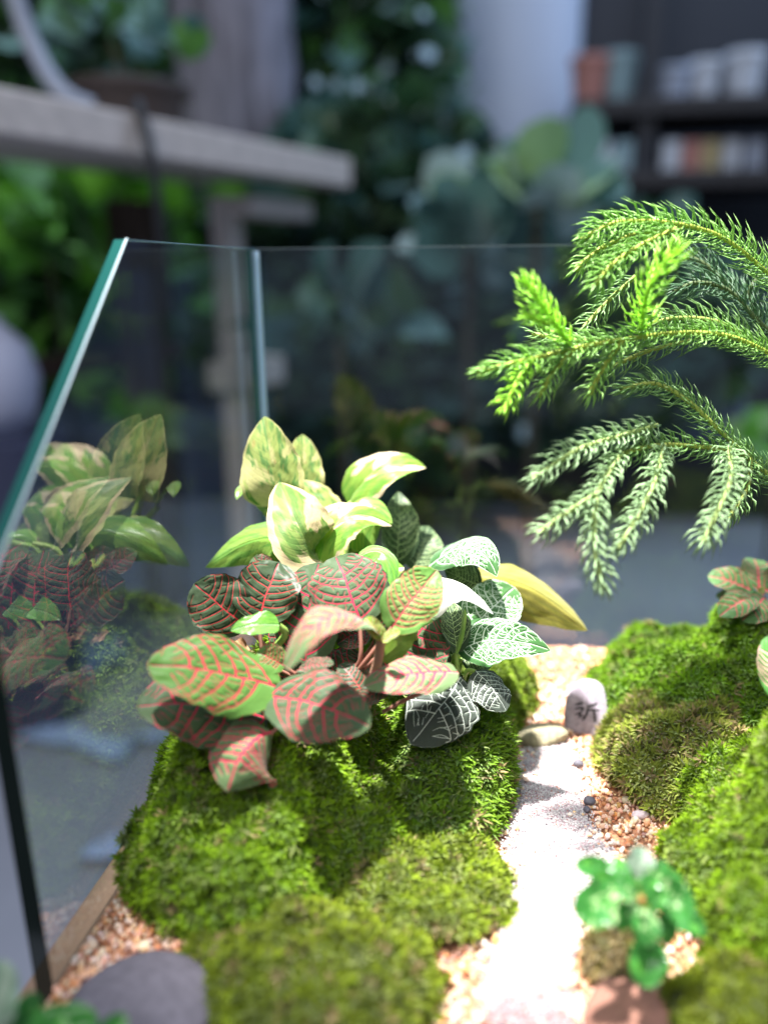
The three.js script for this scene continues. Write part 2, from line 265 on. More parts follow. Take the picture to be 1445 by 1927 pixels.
{ // brown scraps fallen on the moss and gravel
  seed(404); const g = leafScrap(), l = [];
  for (let i = 0; i < 260; i++) { const x = rr(0.01, 0.28), z = rr(0.01, 0.225), h = Math.max(topH(x, z) + 0.0012, 0.0012), t = rnd(); l.push({ p: V(x, h, z), q: new THREE.Quaternion().setFromEuler(new THREE.Euler(rr(-0.7, 0.7), rnd() * 6.28, rr(-0.7, 0.7))), s: V(rr(0.0003, 0.0008), 1, 1).multiplyScalar(1).setY(rr(0.0006, 0.0012)).setZ(rr(0.0012, 0.0038)), c: t < 0.5 ? C(0.30, 0.16, 0.07) : t < 0.8 ? C(0.48, 0.36, 0.20) : C(0.16, 0.09, 0.05) }); }
  const gr = new THREE.Group(); gr.name = 'leaf_litter'; gr.userData.kind = 'stuff'; gr.userData.label = 'small brown scraps scattered over the moss and gravel'; scene.add(gr);
  scatter('scraps', g, std({ color: 0xffffff, roughness: 0.8, side: THREE.DoubleSide }), l, gr);
}
function leafScrap() { const g = new THREE.PlaneGeometry(1.4, 1, 2, 5).rotateX(-Math.PI / 2), p = g.attributes.position; for (let i = 0; i < p.count; i++) { const z = p.getZ(i), x = p.getX(i) * (1 - 3.2 * z * z); p.setXYZ(i, x, 0.5 * x * x - 0.7 * z * z, z); } g.computeVertexNormals(); return g; }
function pebble(px, py, depthH, r, squash, col, label, cat = 'pebble', name = 'pebble', sd = 1, rot = 0, ampl = 0.18, bump = 0) {
  const s = new THREE.IcosahedronGeometry(1, 12); s.deleteAttribute('uv'); const p = s.attributes.position;
  for (let i = 0; i < p.count; i++) { const v = V().fromBufferAttribute(p, i); const q = 1 + ampl * noise(v.x * 0.9 + sd * 7, v.y * 0.9, v.z * 0.9) + bump * fbm(v.x * 7 + sd, v.y * 7, v.z * 7, 4); p.setXYZ(i, v.x * q * r[0], v.y * q * squash, v.z * q * r[1]); }
  s.rotateY(rot); const m = mergeV(s); const c = onGround(px, py, depthH);
  m.translate(c.x, depthH, c.z);
  return solo(name, m, col.isMaterial ? col : std({ color: col, roughness: 0.6 }), label, cat);
}
function mergeV(g) { g.computeVertexNormals(); const p = g.attributes.position, n = g.attributes.normal, k = new Map(); for (let i = 0; i < p.count; i++) { const s = [p.getX(i), p.getY(i), p.getZ(i)].map((v) => Math.round(v * 1e6)).join(); if (!k.has(s)) k.set(s, []); k.get(s).push(i); } for (const a of k.values()) { const v = V(); a.forEach((i) => v.add(V().fromBufferAttribute(n, i))); v.normalize(); a.forEach((i) => n.setXYZ(i, v.x, v.y, v.z)); } return g; }
function triUV(g, k) { const p = g.attributes.position, u = new Float32Array(p.count * 2); for (let i = 0; i < p.count; i++) { u[i * 2] = p.getX(i) * k; u[i * 2 + 1] = (p.getY(i) + p.getZ(i)) * k; } g.setAttribute('uv', new THREE.BufferAttribute(u, 2)); return g; }
const speck = (base, sd, contrast = 1) => { seed(sd); return noiseTex(256, 256, (u, v) => { const k = 1 + contrast * (0.25 * fbm(u * 8, v * 8, sd) + rr(-0.13, 0.13) + (rnd() < 0.03 ? rr(-0.4, 0.3) : 0)); return base.map((b) => b * k); }); };
pebble(1088, 1437, 0.0018, [0.0021, 0.0017], 0.0014, C(0.10, 0.095, 0.115), 'dark grey pebble in the gravel, nearest below the carved stone', 'pebble', 'pebble', 1);
pebble(1108, 1507, 0.0018, [0.0022, 0.0019], 0.0015, C(0.11, 0.10, 0.12), 'larger dark grey pebble lower in the gravel right of the sand', 'pebble', 'pebble', 2);
pebble(1104, 1523, 0.0014, [0.0013, 0.0016], 0.001, C(0.10, 0.09, 0.11), 'tiny dark grey pebble touching the larger dark one', 'pebble', 'pebble', 3);
pebble(1205, 1533, 0.0018, [0.0034, 0.0018], 0.0014, C(0.62, 0.50, 0.52), 'smooth pinkish white pebble at the foot of the right moss', 'pebble', 'pebble', 4, 0.2);
pebble(1020, 1387, 0.0024, [0.0108, 0.006], 0.0052, std({ map: speck([148, 140, 112], 61), roughness: 0.9 }), 'low greenish beige stone lying left of the carved stone', 'stone', 'flat_stone', 5, 0.2, 0.3, 0.08).geometry; 
{ // the two big stones in front
  const a = pebble(263, 1893, 0.006, [0.0198, 0.0172], 0.0052, std({ map: speck([100, 95, 103], 62, 1.0), roughness: 0.75 }), 'round flat grey stone lying on the gravel at the bottom left', 'stone', 'disc_stone', 6, 0.3, 0.08, 0.012); triUV(a.geometry, 38);
  const b = pebble(1200, 1912, 0.002, [0.0135, 0.011], 0.005, std({ map: speck([150, 108, 92], 63), roughness: 0.85 }), 'rough reddish brown stone at the bottom below the round leaved plant', 'stone', 'brown_stone', 8, 0.4, 0.3, 0.07); triUV(b.geometry, 40);
  for (const o of scene.children) if (o.name.startsWith('flat_stone')) triUV(o.geometry, 60);
}
{ // carved stone
  const foot = onGround(1100, 1382, 0.0005), w = 0.0093, hgt = 0.0232, s = new THREE.Shape();
  s.moveTo(-w * 0.97, 0.0006); s.bezierCurveTo(-w * 1.08, hgt * 0.42, -w * 0.98, hgt * 0.78, -w * 0.5, hgt * 0.93); s.bezierCurveTo(-w * 0.2, hgt * 1.02, w * 0.28, hgt * 1.01, w * 0.55, hgt * 0.92); s.bezierCurveTo(w * 0.98, hgt * 0.76, w * 1.06, hgt * 0.4, w * 0.98, 0.0008); s.bezierCurveTo(w * 0.5, -0.0006, -w * 0.5, -0.0006, -w * 0.97, 0.0006);
  const dp = 0.0050, g = new THREE.ExtrudeGeometry(s, { depth: dp, bevelEnabled: true, bevelThickness: 0.0017, bevelSize: 0.0017, bevelOffset: -0.0017, bevelSegments: 5, curveSegments: 24 }); g.translate(0, 0, -dp - 0.0017);
  const root = thing('carved_stone', V(foot.x, 0, foot.z), 'small upright grey stone marked with a black character beside the sand path', 'stone');
  root.rotation.set(-0.36, -0.26, 0.0);
  g.deleteAttribute('uv'); mergeV(g); triUV(g, 45);
  seed(77);
  part('stone_body', g, std({ map: noiseTex(256, 256, (u, v) => { const k = 1 + 0.3 * fbm(u * 9, v * 9, 3) + rr(-0.18, 0.18) - (rnd() < 0.06 ? 0.28 : 0); return [168 * k, 158 * k, 170 * k]; }), bumpMap: noiseTex(256, 256, (u, v) => { const k = 128 + rr(-90, 90) + 60 * fbm(u * 30, v * 30, 2); return [k, k, k]; }, false), bumpScale: 0.00012, roughness: 0.9 }), root, true);
  // black brush strokes: [x, y, half width] in a 130 x 104 box, y down
  const strokes = [
    [[6, 24, 3], [20, 17, 6], [38, 11, 6], [49, 9, 3]],
    [[3, 46, 4], [22, 38, 6], [46, 34, 6], [40, 48, 5], [24, 64, 5], [2, 76, 2]],
    [[25, 55, 4], [29, 72, 6], [30, 92, 4]], [[35, 66, 3], [44, 76, 5], [52, 86, 3]],
    [[116, 2, 5], [100, 12, 6], [82, 20, 5], [70, 24, 2]], [[70, 22, 4], [69, 44, 6], [62, 68, 6], [50, 90, 5], [38, 100, 2]],
    [[70, 44, 4], [98, 38, 5], [130, 36, 4]], [[102, 42, 5], [106, 70, 6], [108, 102, 3]]];
  const k = 0.0106 / 130, shapes = strokes.map((st) => { const c = new THREE.CatmullRomCurve3(st.map(([x, y, q]) => V(x, -y, q))), P = c.getPoints(16), L = [], R = []; P.forEach((p, i) => { const a = P[Math.max(0, i - 1)], b = P[Math.min(16, i + 1)], d = new THREE.Vector2(b.x - a.x, b.y - a.y).normalize(), q = p.z + 0.9 * noise(i * 0.9, p.x, 2); L.push(new THREE.Vector2((p.x - d.y * q - 65) * k, (p.y + d.x * q) * k)); R.unshift(new THREE.Vector2((p.x + d.y * q - 65) * k, (p.y - d.x * q) * k)); }); return new THREE.Shape([...L, ...R]); });
  const ink = std({ color: C(0.012, 0.011, 0.013), roughness: 0.45 });
  part('painted_character', mergeGeometries(shapes.map((q, i) => new THREE.ExtrudeGeometry(q, { depth: 0.00012 + i * 0.000006, bevelEnabled: false }))).translate(0.0005, 0.0142, -0.0001), ink, root, true);
}

// ------------------------------------------------------------------ leaves
// uv: u across (0.5 the midrib, 0 and 1 the widest reach), v along. A leaf's outline: half width at v.
const SH = { fit: [0.52, 0.62], long: [0.62, 0.9], pothos: [0.42, 0.80], round: [0.46, 0.48], blade: [0.7, 0.8] };
const outline = ([a, b], v) => { const m = a / (a + b), k = Math.pow(m, a) * Math.pow(1 - m, b); return Math.pow(Math.max(v, 0), a) * Math.pow(Math.max(1 - v, 0), b) / k; };
function veinPaths(shape, n, sd, net) {   // [level, points in (X, v)]
  seed(sd); const out = [[0, Array.from({ length: 14 }, (_, i) => [0.012 * Math.sin(i * 0.9), i / 13 * 0.97])]], sides = [];
  for (const s of [-1, 1]) {
    const arr = [];
    for (let i = 0; i < n; i++) {
      const v0 = 0.04 + 0.70 * Math.pow((i + (s > 0 ? 0.4 : 0) + rr(-0.12, 0.12)) / n, 0.92), rise = (0.27 - 0.10 * i / n) * rr(0.9, 1.15), p = [];
      for (let j = 0; j <= 14; j++) { const t = j / 14, v = v0 + rise * (0.38 * t + 0.75 * Math.pow(t, 2.6)) + 0.008 * Math.sin(t * 6 + i * 1.7 + sd), lim = outline(shape, Math.min(0.985, v)) * 0.94; p.push([s * Math.min(lim, t * 1.02 * outline(shape, Math.min(0.9, v0 + rise * 0.7)) + 0.01 * Math.sin(t * 7 + i * 2)), Math.min(v, 0.97)]); }
      arr.push(p); out.push([1, p]);
    }
    sides.push(arr);
  }
  for (const arr of sides) for (let i = 0; i < arr.length; i++) {
    const a = arr[i], b = arr[i + 1] ?? [[0, 0.9], ...a.slice(1).map(([x, v]) => [x * 0.5, Math.min(0.97, v + 0.12)])], m = net;
    const mid = []; for (let j = 1; j <= 14; j++) { const w = 0.5 + 0.22 * Math.sin(j * 1.7 + i * 2.1); mid.push([a[j][0] * (1 - w) + b[j][0] * w, a[j][1] * (1 - w) + b[j][1] * w]); }
    if (m > 6) out.push([3, mid.slice(3)]);
    for (let j = 0; j < m; j++) {
      const t = 1.2 + (j + rr(0, 0.9)) / m * 12.4, ta = Math.min(13.9, t + rr(-0.3, 1.6)), tb = Math.min(13.9, Math.max(0.6, t + rr(-1.8, 0.4))), L = (p, q) => { const k = Math.floor(q), f = q - k; return [p[k][0] * (1 - f) + p[Math.min(14, k + 1)][0] * f, p[k][1] * (1 - f) + p[Math.min(14, k + 1)][1] * f]; };
      const A = L(a, ta), B = L(b, tb), mm = [(A[0] + B[0]) / 2 + rr(-0.07, 0.07), (A[1] + B[1]) / 2 + rr(-0.018, 0.018)];
      const roll = rnd(); if (roll < 0.60) out.push([2, [A, mm, B]]); else if (roll < 0.82) out.push([2, [A, mm]]); else out.push([2, [B, mm]]);
    }
  }
  return out;
}
function stroke(ctx, W, H, pts, w0, w1) {
  for (let i = 0; i < pts.length - 1; i++) { const t = i / Math.max(1, pts.length - 2); ctx.lineWidth = w0 + (w1 - w0) * t; ctx.beginPath(); ctx.moveTo((0.5 + 0.5 * pts[i][0]) * W, (1 - pts[i][1]) * H); ctx.lineTo((0.5 + 0.5 * pts[i + 1][0]) * W, (1 - pts[i + 1][1]) * H); ctx.stroke(); }
}
const smooth = (pts) => new THREE.CatmullRomCurve3(pts.map(([x, v]) => V(x, v, 0))).getPoints(pts.length > 4 ? 40 : 10).map((p) => [p.x, p.y]);
function veinLeaf({ base, spots, vein, fine, edge, widths, n = 6, net = 6, sd = 1, shape = 'fit', rim = 0, blush }) {
  const P = veinPaths(SH[shape], n, sd, net).map(([l, p]) => [l, smooth(p)]), S = 512;
  const map = canvas(S, S, (c, W, H) => {
    c.fillStyle = base; c.fillRect(0, 0, W, H); seed(sd + 5);
    for (let i = 0; i < 2600; i++) { c.globalAlpha = rr(0.03, 0.16); c.fillStyle = spots[Math.floor(rnd() * spots.length)]; c.beginPath(); c.arc(rnd() * W, rnd() * H, rr(1, 9), 0, 7); c.fill(); }
    if (blush) { const gr = c.createRadialGradient(W / 2, H * 0.6, 10, W / 2, H * 0.55, W * 0.5); c.globalAlpha = 1; gr.addColorStop(0, blush[0]); gr.addColorStop(1, blush[1]); c.fillStyle = gr; c.fillRect(0, 0, W, H); }
    c.lineCap = c.lineJoin = 'round'; c.globalAlpha = 0.12; c.strokeStyle = fine;
    for (const [l, p] of P) if (l < 2) stroke(c, W, H, p, widths[l] * 1.9, widths[l] * 1.2);
    for (const [l, p] of [...P].reverse()) { c.globalAlpha = l === 3 ? 0.75 : 0.95; c.strokeStyle = l < 2 ? vein : fine; stroke(c, W, H, p, widths[l], widths[l] * (l === 0 ? 0.4 : l === 1 ? 0.55 : 0.7)); }
    if (rim) { c.globalAlpha = 0.8; c.strokeStyle = edge; for (const s of [-1, 1]) stroke(c, W, H, Array.from({ length: 60 }, (_, i) => [s * outline(SH[shape], i / 59), i / 59]), rim, rim); }
    c.globalAlpha = 1;
  });
  const bump = canvas(S / 2, S / 2, (c, W, H) => {
    c.fillStyle = '#fff'; c.fillRect(0, 0, W, H); c.lineCap = 'round'; c.strokeStyle = '#000';
    for (const k of [16, 11, 7, 4]) for (const [l, p] of P) { c.globalAlpha = l < 2 ? 0.22 : 0.14; stroke(c, W, H, p, k * (l < 2 ? 1 : 0.7), k * 0.7); }
    seed(sd); c.globalAlpha = 0.05; for (let i = 0; i < 1800; i++) { c.fillStyle = rnd() < 0.5 ? '#000' : '#fff'; c.beginPath(); c.arc(rnd() * W, rnd() * H, rr(0.6, 2.5), 0, 7); c.fill(); }
  }, false);
  return { map, bump, shape };
}
const leafMat = (t, o = {}) => phys({ map: t.map, bumpMap: t.bump, color: C(...(o.tint ?? [1, 1, 1])), bumpScale: o.bump ?? 0.0004, roughness: 0.95, transmission: o.through ?? 0.18, thickness: 0, clearcoat: o.gloss ?? 0.4, clearcoatRoughness: o.cr ?? 0.42, side: THREE.DoubleSide, sheen: (o.sheen ?? 0) * 0.25, sheenRoughness: 0.5, sheenColor: C(0.8, 0.85, 0.85) });
const RED = ['#d8283f', '#d13a44'];
const T = {
  red0: veinLeaf({ base: '#49653c', spots: ['#38522c', '#567648', '#41603a', '#5f7d50'], vein: '#f00a50', fine: '#e61e56', edge: '#a05a50', widths: [11, 6.8, 3.2, 2.2], sd: 11, n: 6, net: 6, rim: 3 }),
  red1: veinLeaf({ base: '#5a9030', spots: ['#4a8022', '#6ca03c', '#5c9030', '#7aac48'], vein: '#f60c56', fine: '#ee2860', edge: '#d86a60', widths: [11, 7, 4, 2.6], sd: 12, n: 6, net: 6, rim: 6 }),
  red2: veinLeaf({ base: '#2f4a24', spots: ['#243c1a', '#40602f', '#375529'], vein: '#ee2840', fine: '#e0443e', edge: '#7d8a50', widths: [11, 5.5, 2.2, 2], sd: 13, n: 6, net: 2, rim: 4 }),
  red3: veinLeaf({ base: '#5a9a34', spots: ['#4b8a28', '#78b44c', '#67a53e'], vein: '#cf2656', fine: '#d4564c', edge: '#cf8050', widths: [12, 6, 2.8, 2], sd: 14, n: 8, net: 5, rim: 6, blush: ['rgba(230,190,190,0.42)', 'rgba(200,190,120,0)'] }),
  red4: veinLeaf({ base: '#6d8a58', spots: ['#5c7c46', '#7c9a66', '#74905e'], vein: '#f21c5c', fine: '#ee4470', edge: '#c98c88', widths: [13, 10, 6, 4], sd: 15, n: 7, net: 4, rim: 5 }),
  young: veinLeaf({ base: '#94b83a', spots: ['#b4d04c', '#7ba52c', '#c8cf58'], vein: '#e08a6a', fine: '#e3a070', edge: '#d8785c', widths: [12, 8, 4, 3], sd: 16, n: 5, net: 2, rim: 10 }),
  edgeRed: veinLeaf({ base: '#4f7a3c', spots: ['#416a30', '#5f8a4a', '#6c9458'], vein: '#dd4357', fine: '#cf6f5e', edge: '#7d9c60', widths: [24, 8, 3, 2], sd: 17, n: 5, net: 1, rim: 6 }),
  stripe: veinLeaf({ base: '#4d8a34', spots: ['#3f7a2a', '#5f9c40'], vein: '#e2a9a0', fine: '#d9a89a', edge: '#6a9a50', widths: [20, 16, 3, 2], sd: 18, n: 8, net: 0 }),
  wh0: veinLeaf({ base: '#2f6624', spots: ['#275c1c', '#3c7a2e', '#346a28'], vein: '#eef4e6', fine: '#dfeada', edge: '#cfe0c4', widths: [10, 6.5, 4.4, 3.2], sd: 21, n: 8, net: 8, shape: 'long', rim: 6 }),
  wh1: veinLeaf({ base: '#3a443a', spots: ['#2e382e', '#4b574a', '#414c40'], vein: '#e9efe4', fine: '#d8e0d2', edge: '#d0d8c8', widths: [7.5, 5.6, 3.8, 2.8], sd: 22, n: 6, net: 6, rim: 4 }),
  wh2: veinLeaf({ base: '#3a7028', spots: ['#2f6420', '#4a8236', '#427830'], vein: '#e8ece2', fine: '#dfe8d6', edge: '#e8efe0', widths: [13, 7.5, 5, 3.8], sd: 23, n: 7, net: 9, rim: 10 }),
  wh3: veinLeaf({ base: '#35502a', spots: ['#2b4421', '#446035', '#3c5830'], vein: '#cfe0a8', fine: '#b9cf93', edge: '#a9c488', widths: [9, 5, 3, 2.4], sd: 24, n: 8, net: 8, shape: 'long', rim: 4 }),
};
function patchLeaf({ cream, greens, sd, amount, shape = 'pothos', rim = 0, brown = 0 }) {
  const S = 512, field = [];
  const map = canvas(S, S, (c, W, H) => {
    const im = c.createImageData(W, H), rgb = (h) => [1, 3, 5].map((k) => parseInt(h.slice(k, k + 2), 16)), cr = rgb(cream), gs = greens.map(rgb);
    for (let y = 0; y < H; y++) for (let x = 0; x < W; x++) {
      const X = x / W * 2 - 1, v = 1 - y / H, s = Math.sign(X) || 1, along = v - Math.abs(X) * 0.42;   // streaks run out from the midrib towards the tip
      const f = 0.9 * fbm(along * 2.0 + sd * 3.1 + s * 9, Math.abs(X) * 1.3 + sd, s * 2.2, 3) + 0.08 * fbm(along * 16 + sd, X * 14, 3, 3);
      const o = Math.abs(X) / Math.max(0.05, outline(SH[shape], v)), e = rim ? THREE.MathUtils.smoothstep(o, 1 - rim, 1 - rim * 0.55) : 0, g = THREE.MathUtils.smoothstep(f + (amount - 0.5) * 0.9 - e * 1.5, -0.03, 0.03);
      const g2 = THREE.MathUtils.smoothstep(fbm(along * 4 + sd * 5, X * 5, 9 + s, 3), -0.05, 0.12), i = (y * W + x) * 4, n = 0.94 + 0.12 * fbm(X * 30, v * 30, sd, 2), ribs = shape === 'blade' ? 0.93 + 0.07 * Math.sin(X / Math.max(0.1, outline(SH[shape], v)) * 26) : 0.985 + 0.015 * Math.sin((along * 46 + 2 * fbm(X * 4, v * 4, 2, 2)));
      for (let k = 0; k < 3; k++) { const green = gs[0][k] * g2 + gs[1][k] * (1 - g2); im.data[i + k] = (green * g + cr[k] * (1 - g)) * n * ribs; }
      im.data[i + 3] = 255;
    }
    c.putImageData(im, 0, 0); c.lineCap = 'round'; c.strokeStyle = greens[1]; c.globalAlpha = 0.5; stroke(c, W, H, [[0, 0], [0, 0.5], [0, 0.96]], 7, 3);
    seed(sd); for (let i = 0; i < brown; i++) { c.globalAlpha = 0.35; c.fillStyle = '#c08a50'; c.beginPath(); c.ellipse(rr(0.3, 0.8) * W, rr(0.2, 0.8) * H, rr(4, 12), rr(8, 26), 0.3, 0, 7); c.fill(); }
  });
  const bump = canvas(256, 256, (c, W, H) => { c.fillStyle = '#fff'; c.fillRect(0, 0, W, H); c.strokeStyle = '#000'; c.lineCap = 'round'; for (const k of [18, 10, 5]) { c.globalAlpha = 0.25; stroke(c, W, H, [[0, 0], [0, 0.5], [0, 0.97]], k, k * 0.5); c.globalAlpha = 0.035; for (const s of [-1, 1]) for (let i = 0; i < 11; i++) stroke(c, W, H, smooth([[0, i * 0.08], [s * 0.4, i * 0.08 + 0.12], [s * 0.9, i * 0.08 + 0.34]]), k * 0.4, k * 0.2); } }, false);
  return { map, bump, shape };
}
Object.assign(T, {
  po0: patchLeaf({ cream: '#f0dcae', greens: ['#6a9c30', '#8fb04a'], sd: 2, amount: 0.62, rim: 0.28 }),
  po1: patchLeaf({ cream: '#d9d68a', greens: ['#68a820', '#8fbc3c'], sd: 5, amount: 0.86 }),
  po2: patchLeaf({ cream: '#d6d08e', greens: ['#5f9238', '#a6b85c'], sd: 7, amount: 0.60, rim: 0.12, brown: 5 }),
  po3: patchLeaf({ cream: '#f0e0bc', greens: ['#6cb01a', '#8cbf30'], sd: 9, amount: 0.62 }),
  po4: patchLeaf({ cream: '#86c02c', greens: ['#5fa81c', '#76b92a'], sd: 13, amount: 0.9 }),
  white: patchLeaf({ cream: '#f4f4ea', greens: ['#cfe0a8', '#e4edc8'], sd: 14, amount: 0.25 }),
  yellow: patchLeaf({ cream: '#c2bc4c', greens: ['#a8ac38', '#b6b444'], sd: 15, amount: 0.7, shape: 'blade' }),
  under: patchLeaf({ cream: '#8fb23e', greens: ['#7aa435', '#88ae40'], sd: 16, amount: 0.7, shape: 'fit' }),
  silver: patchLeaf({ cream: '#b4cfa6', greens: ['#2b7a2a', '#388832'], sd: 18, amount: 0.70, shape: 'round', rim: -1 }),
  glossy: patchLeaf({ cream: '#4f9a40', greens: ['#246c26', '#2f7a2e'], sd: 19, amount: 0.72, shape: 'round' }),
  grey: patchLeaf({ cream: '#a9bfa6', greens: ['#7fa183', '#93b295'], sd: 20, amount: 0.55, shape: 'round' }),
});
const L = {}; for (const [k, o] of Object.entries({ red0: { sheen: 0.2, gloss: 0.12, tint: [0.62, 0.62, 0.55] }, red1: { gloss: 0.2, tint: [0.62, 0.62, 0.48] }, red2: { gloss: 0.35, cr: 0.4, tint: [0.75, 0.75, 0.6] }, red3: { gloss: 0.35, through: 0.3, tint: [0.8, 0.72, 0.62] }, red4: { sheen: 0.5, gloss: 0.2, tint: [0.78, 0.78, 0.72] }, young: { through: 0.4 }, edgeRed: { gloss: 0.25, sheen: 0.3 }, stripe: {}, wh0: { through: 0.25, gloss: 0.2, tint: [0.82, 0.86, 0.80] }, wh1: { gloss: 0.2, tint: [0.95, 0.97, 0.95] }, wh2: { through: 0.3, gloss: 0.25, tint: [0.85, 0.88, 0.85] }, wh3: { gloss: 0.25, tint: [0.75, 0.8, 0.7] }, po0: { tint: [0.72, 0.70, 0.62], bump: 0.0004, through: 0.3, gloss: 0.5 }, po1: { tint: [0.7, 0.72, 0.5], bump: 0.0004, through: 0.3, gloss: 0.6, cr: 0.3 }, po2: { tint: [0.82, 0.84, 0.72], bump: 0.0004, through: 0.35 }, po3: { tint: [0.8, 0.76, 0.68], bump: 0.0004, through: 0.3, gloss: 0.5 }, po4: { tint: [0.75, 0.8, 0.55], bump: 0.0004, through: 0.35, gloss: 0.6, cr: 0.28 }, white: { bump: 0.0003, through: 0.35 }, yellow: { tint: [0.8, 0.75, 0.6], bump: 0.0003, through: 0.3 }, under: { bump: 0.0003, through: 0.4 }, silver: { bump: 0.0004, gloss: 0.8, cr: 0.15, tint: [1.0, 1.15, 0.75] }, glossy: { bump: 0.0004, gloss: 0.7, cr: 0.2, tint: [1.25, 1.35, 0.7] }, grey: { bump: 0.0004 } })) L[k] = leafMat(T[k], o);

// b, m, t: base, middle, tip of the midrib as [x, y, distance]; w full width; n which way the face looks (right, up, to the viewer)
function leafGeo(o, shape) {
  const b = at(...o.b), t = at(...o.t), len = b.distanceTo(t), N0 = camDir(o.n), sc = (o.b[2] + o.t[2]) / 2 / F;
  const m = o.m ? at(...o.m) : b.clone().add(t).multiplyScalar(0.5).addScaledVector(N0, (o.arch ?? 0.10) * len);
  const c = new THREE.QuadraticBezierCurve3(b, m.multiplyScalar(2).addScaledVector(b, -0.5).addScaledVector(t, -0.5), t);
  const hw = o.w * sc / 2, nu = 16, nv = 30, pos = [], uv = [], idx = [], sd = o.b[0] * 0.37 + o.t[1] * 0.11, fold = o.fold ?? 0.25, cup = o.cup ?? -0.10, wav = o.wav ?? 0.14;
  for (let j = 0; j <= nv; j++) {
    const v = j / nv, p = c.getPoint(v), tg = c.getTangent(v).normalize(), S = tg.clone().cross(N0).normalize(), N = S.clone().cross(tg).normalize(), wv = Math.max(0.012, outline(shape, v));
    for (let i = 0; i <= nu; i++) {
      const s = i / nu * 2 - 1, ed = 1 + 0.018 * Math.sin(v * 40 + sd) + 0.08 * noise(v * 3.5, s > 0 ? 3 : 8, sd) + 0.05 * noise(v * 11, s > 0 ? 13 : 18, sd), X = s * wv * ed, a = Math.abs(X), fa = fold * (s > 0 ? (o.fr ?? 1) : (o.fl ?? 1));
      const lift = a * Math.sin(fa) + cup * a * a + wav * a * a * Math.sin(v * 9 + sd + (s > 0 ? 1.7 : 0)) + 0.09 * a * noise(X * 4, v * 6, sd) + 0.035 * noise(X * 7, v * 10, sd + 3);
      const q = p.clone().addScaledVector(S, X * hw * Math.cos(fa * (0.4 + 0.6 * a))).addScaledVector(N, lift * hw);
      pos.push(q.x, q.y, q.z); uv.push(0.5 + 0.5 * s * wv * 0.985, v);
    }
  }
  for (let j = 0; j < nv; j++) for (let i = 0; i < nu; i++) { const a = j * (nu + 1) + i; idx.push(a, a + 1, a + nu + 1, a + 1, a + nu + 2, a + nu + 1); }
  const g = new THREE.BufferGeometry(); g.setAttribute('position', new THREE.Float32BufferAttribute(pos, 3)); g.setAttribute('uv', new THREE.Float32BufferAttribute(uv, 2)); g.setIndex(idx); g.computeVertexNormals(); return g;
}
function plantLeaves(root, list, rootPx, stemMat, stemR) {
  for (const o of list) {
    const lf = part('leaf', leafGeo(o, SH[T[o.k].shape]), L[o.k], root); if (o.label) lf.userData.label = o.label;
    if (o.stem !== 0 && rootPx) { const b = at(...o.b), e = at(...(o.root ?? rootPx)), t = at(...o.t), d = b.clone().sub(t).normalize().multiplyScalar(b.distanceTo(e) * 0.4); part('stem', tube([b.clone().addScaledVector(d, -0.08), b.clone().add(d.multiplyScalar(0.5)).lerp(e, 0.2), b.clone().lerp(e, 0.65), e], o.sr ?? stemR, 14, 7), o.sm ?? stemMat, root); }
  }
}
const pinkStem = std({ color: C(0.30, 0.13, 0.09), roughness: 0.6 }), greenStem = phys({ color: C(0.26, 0.40, 0.08), roughness: 0.45 });
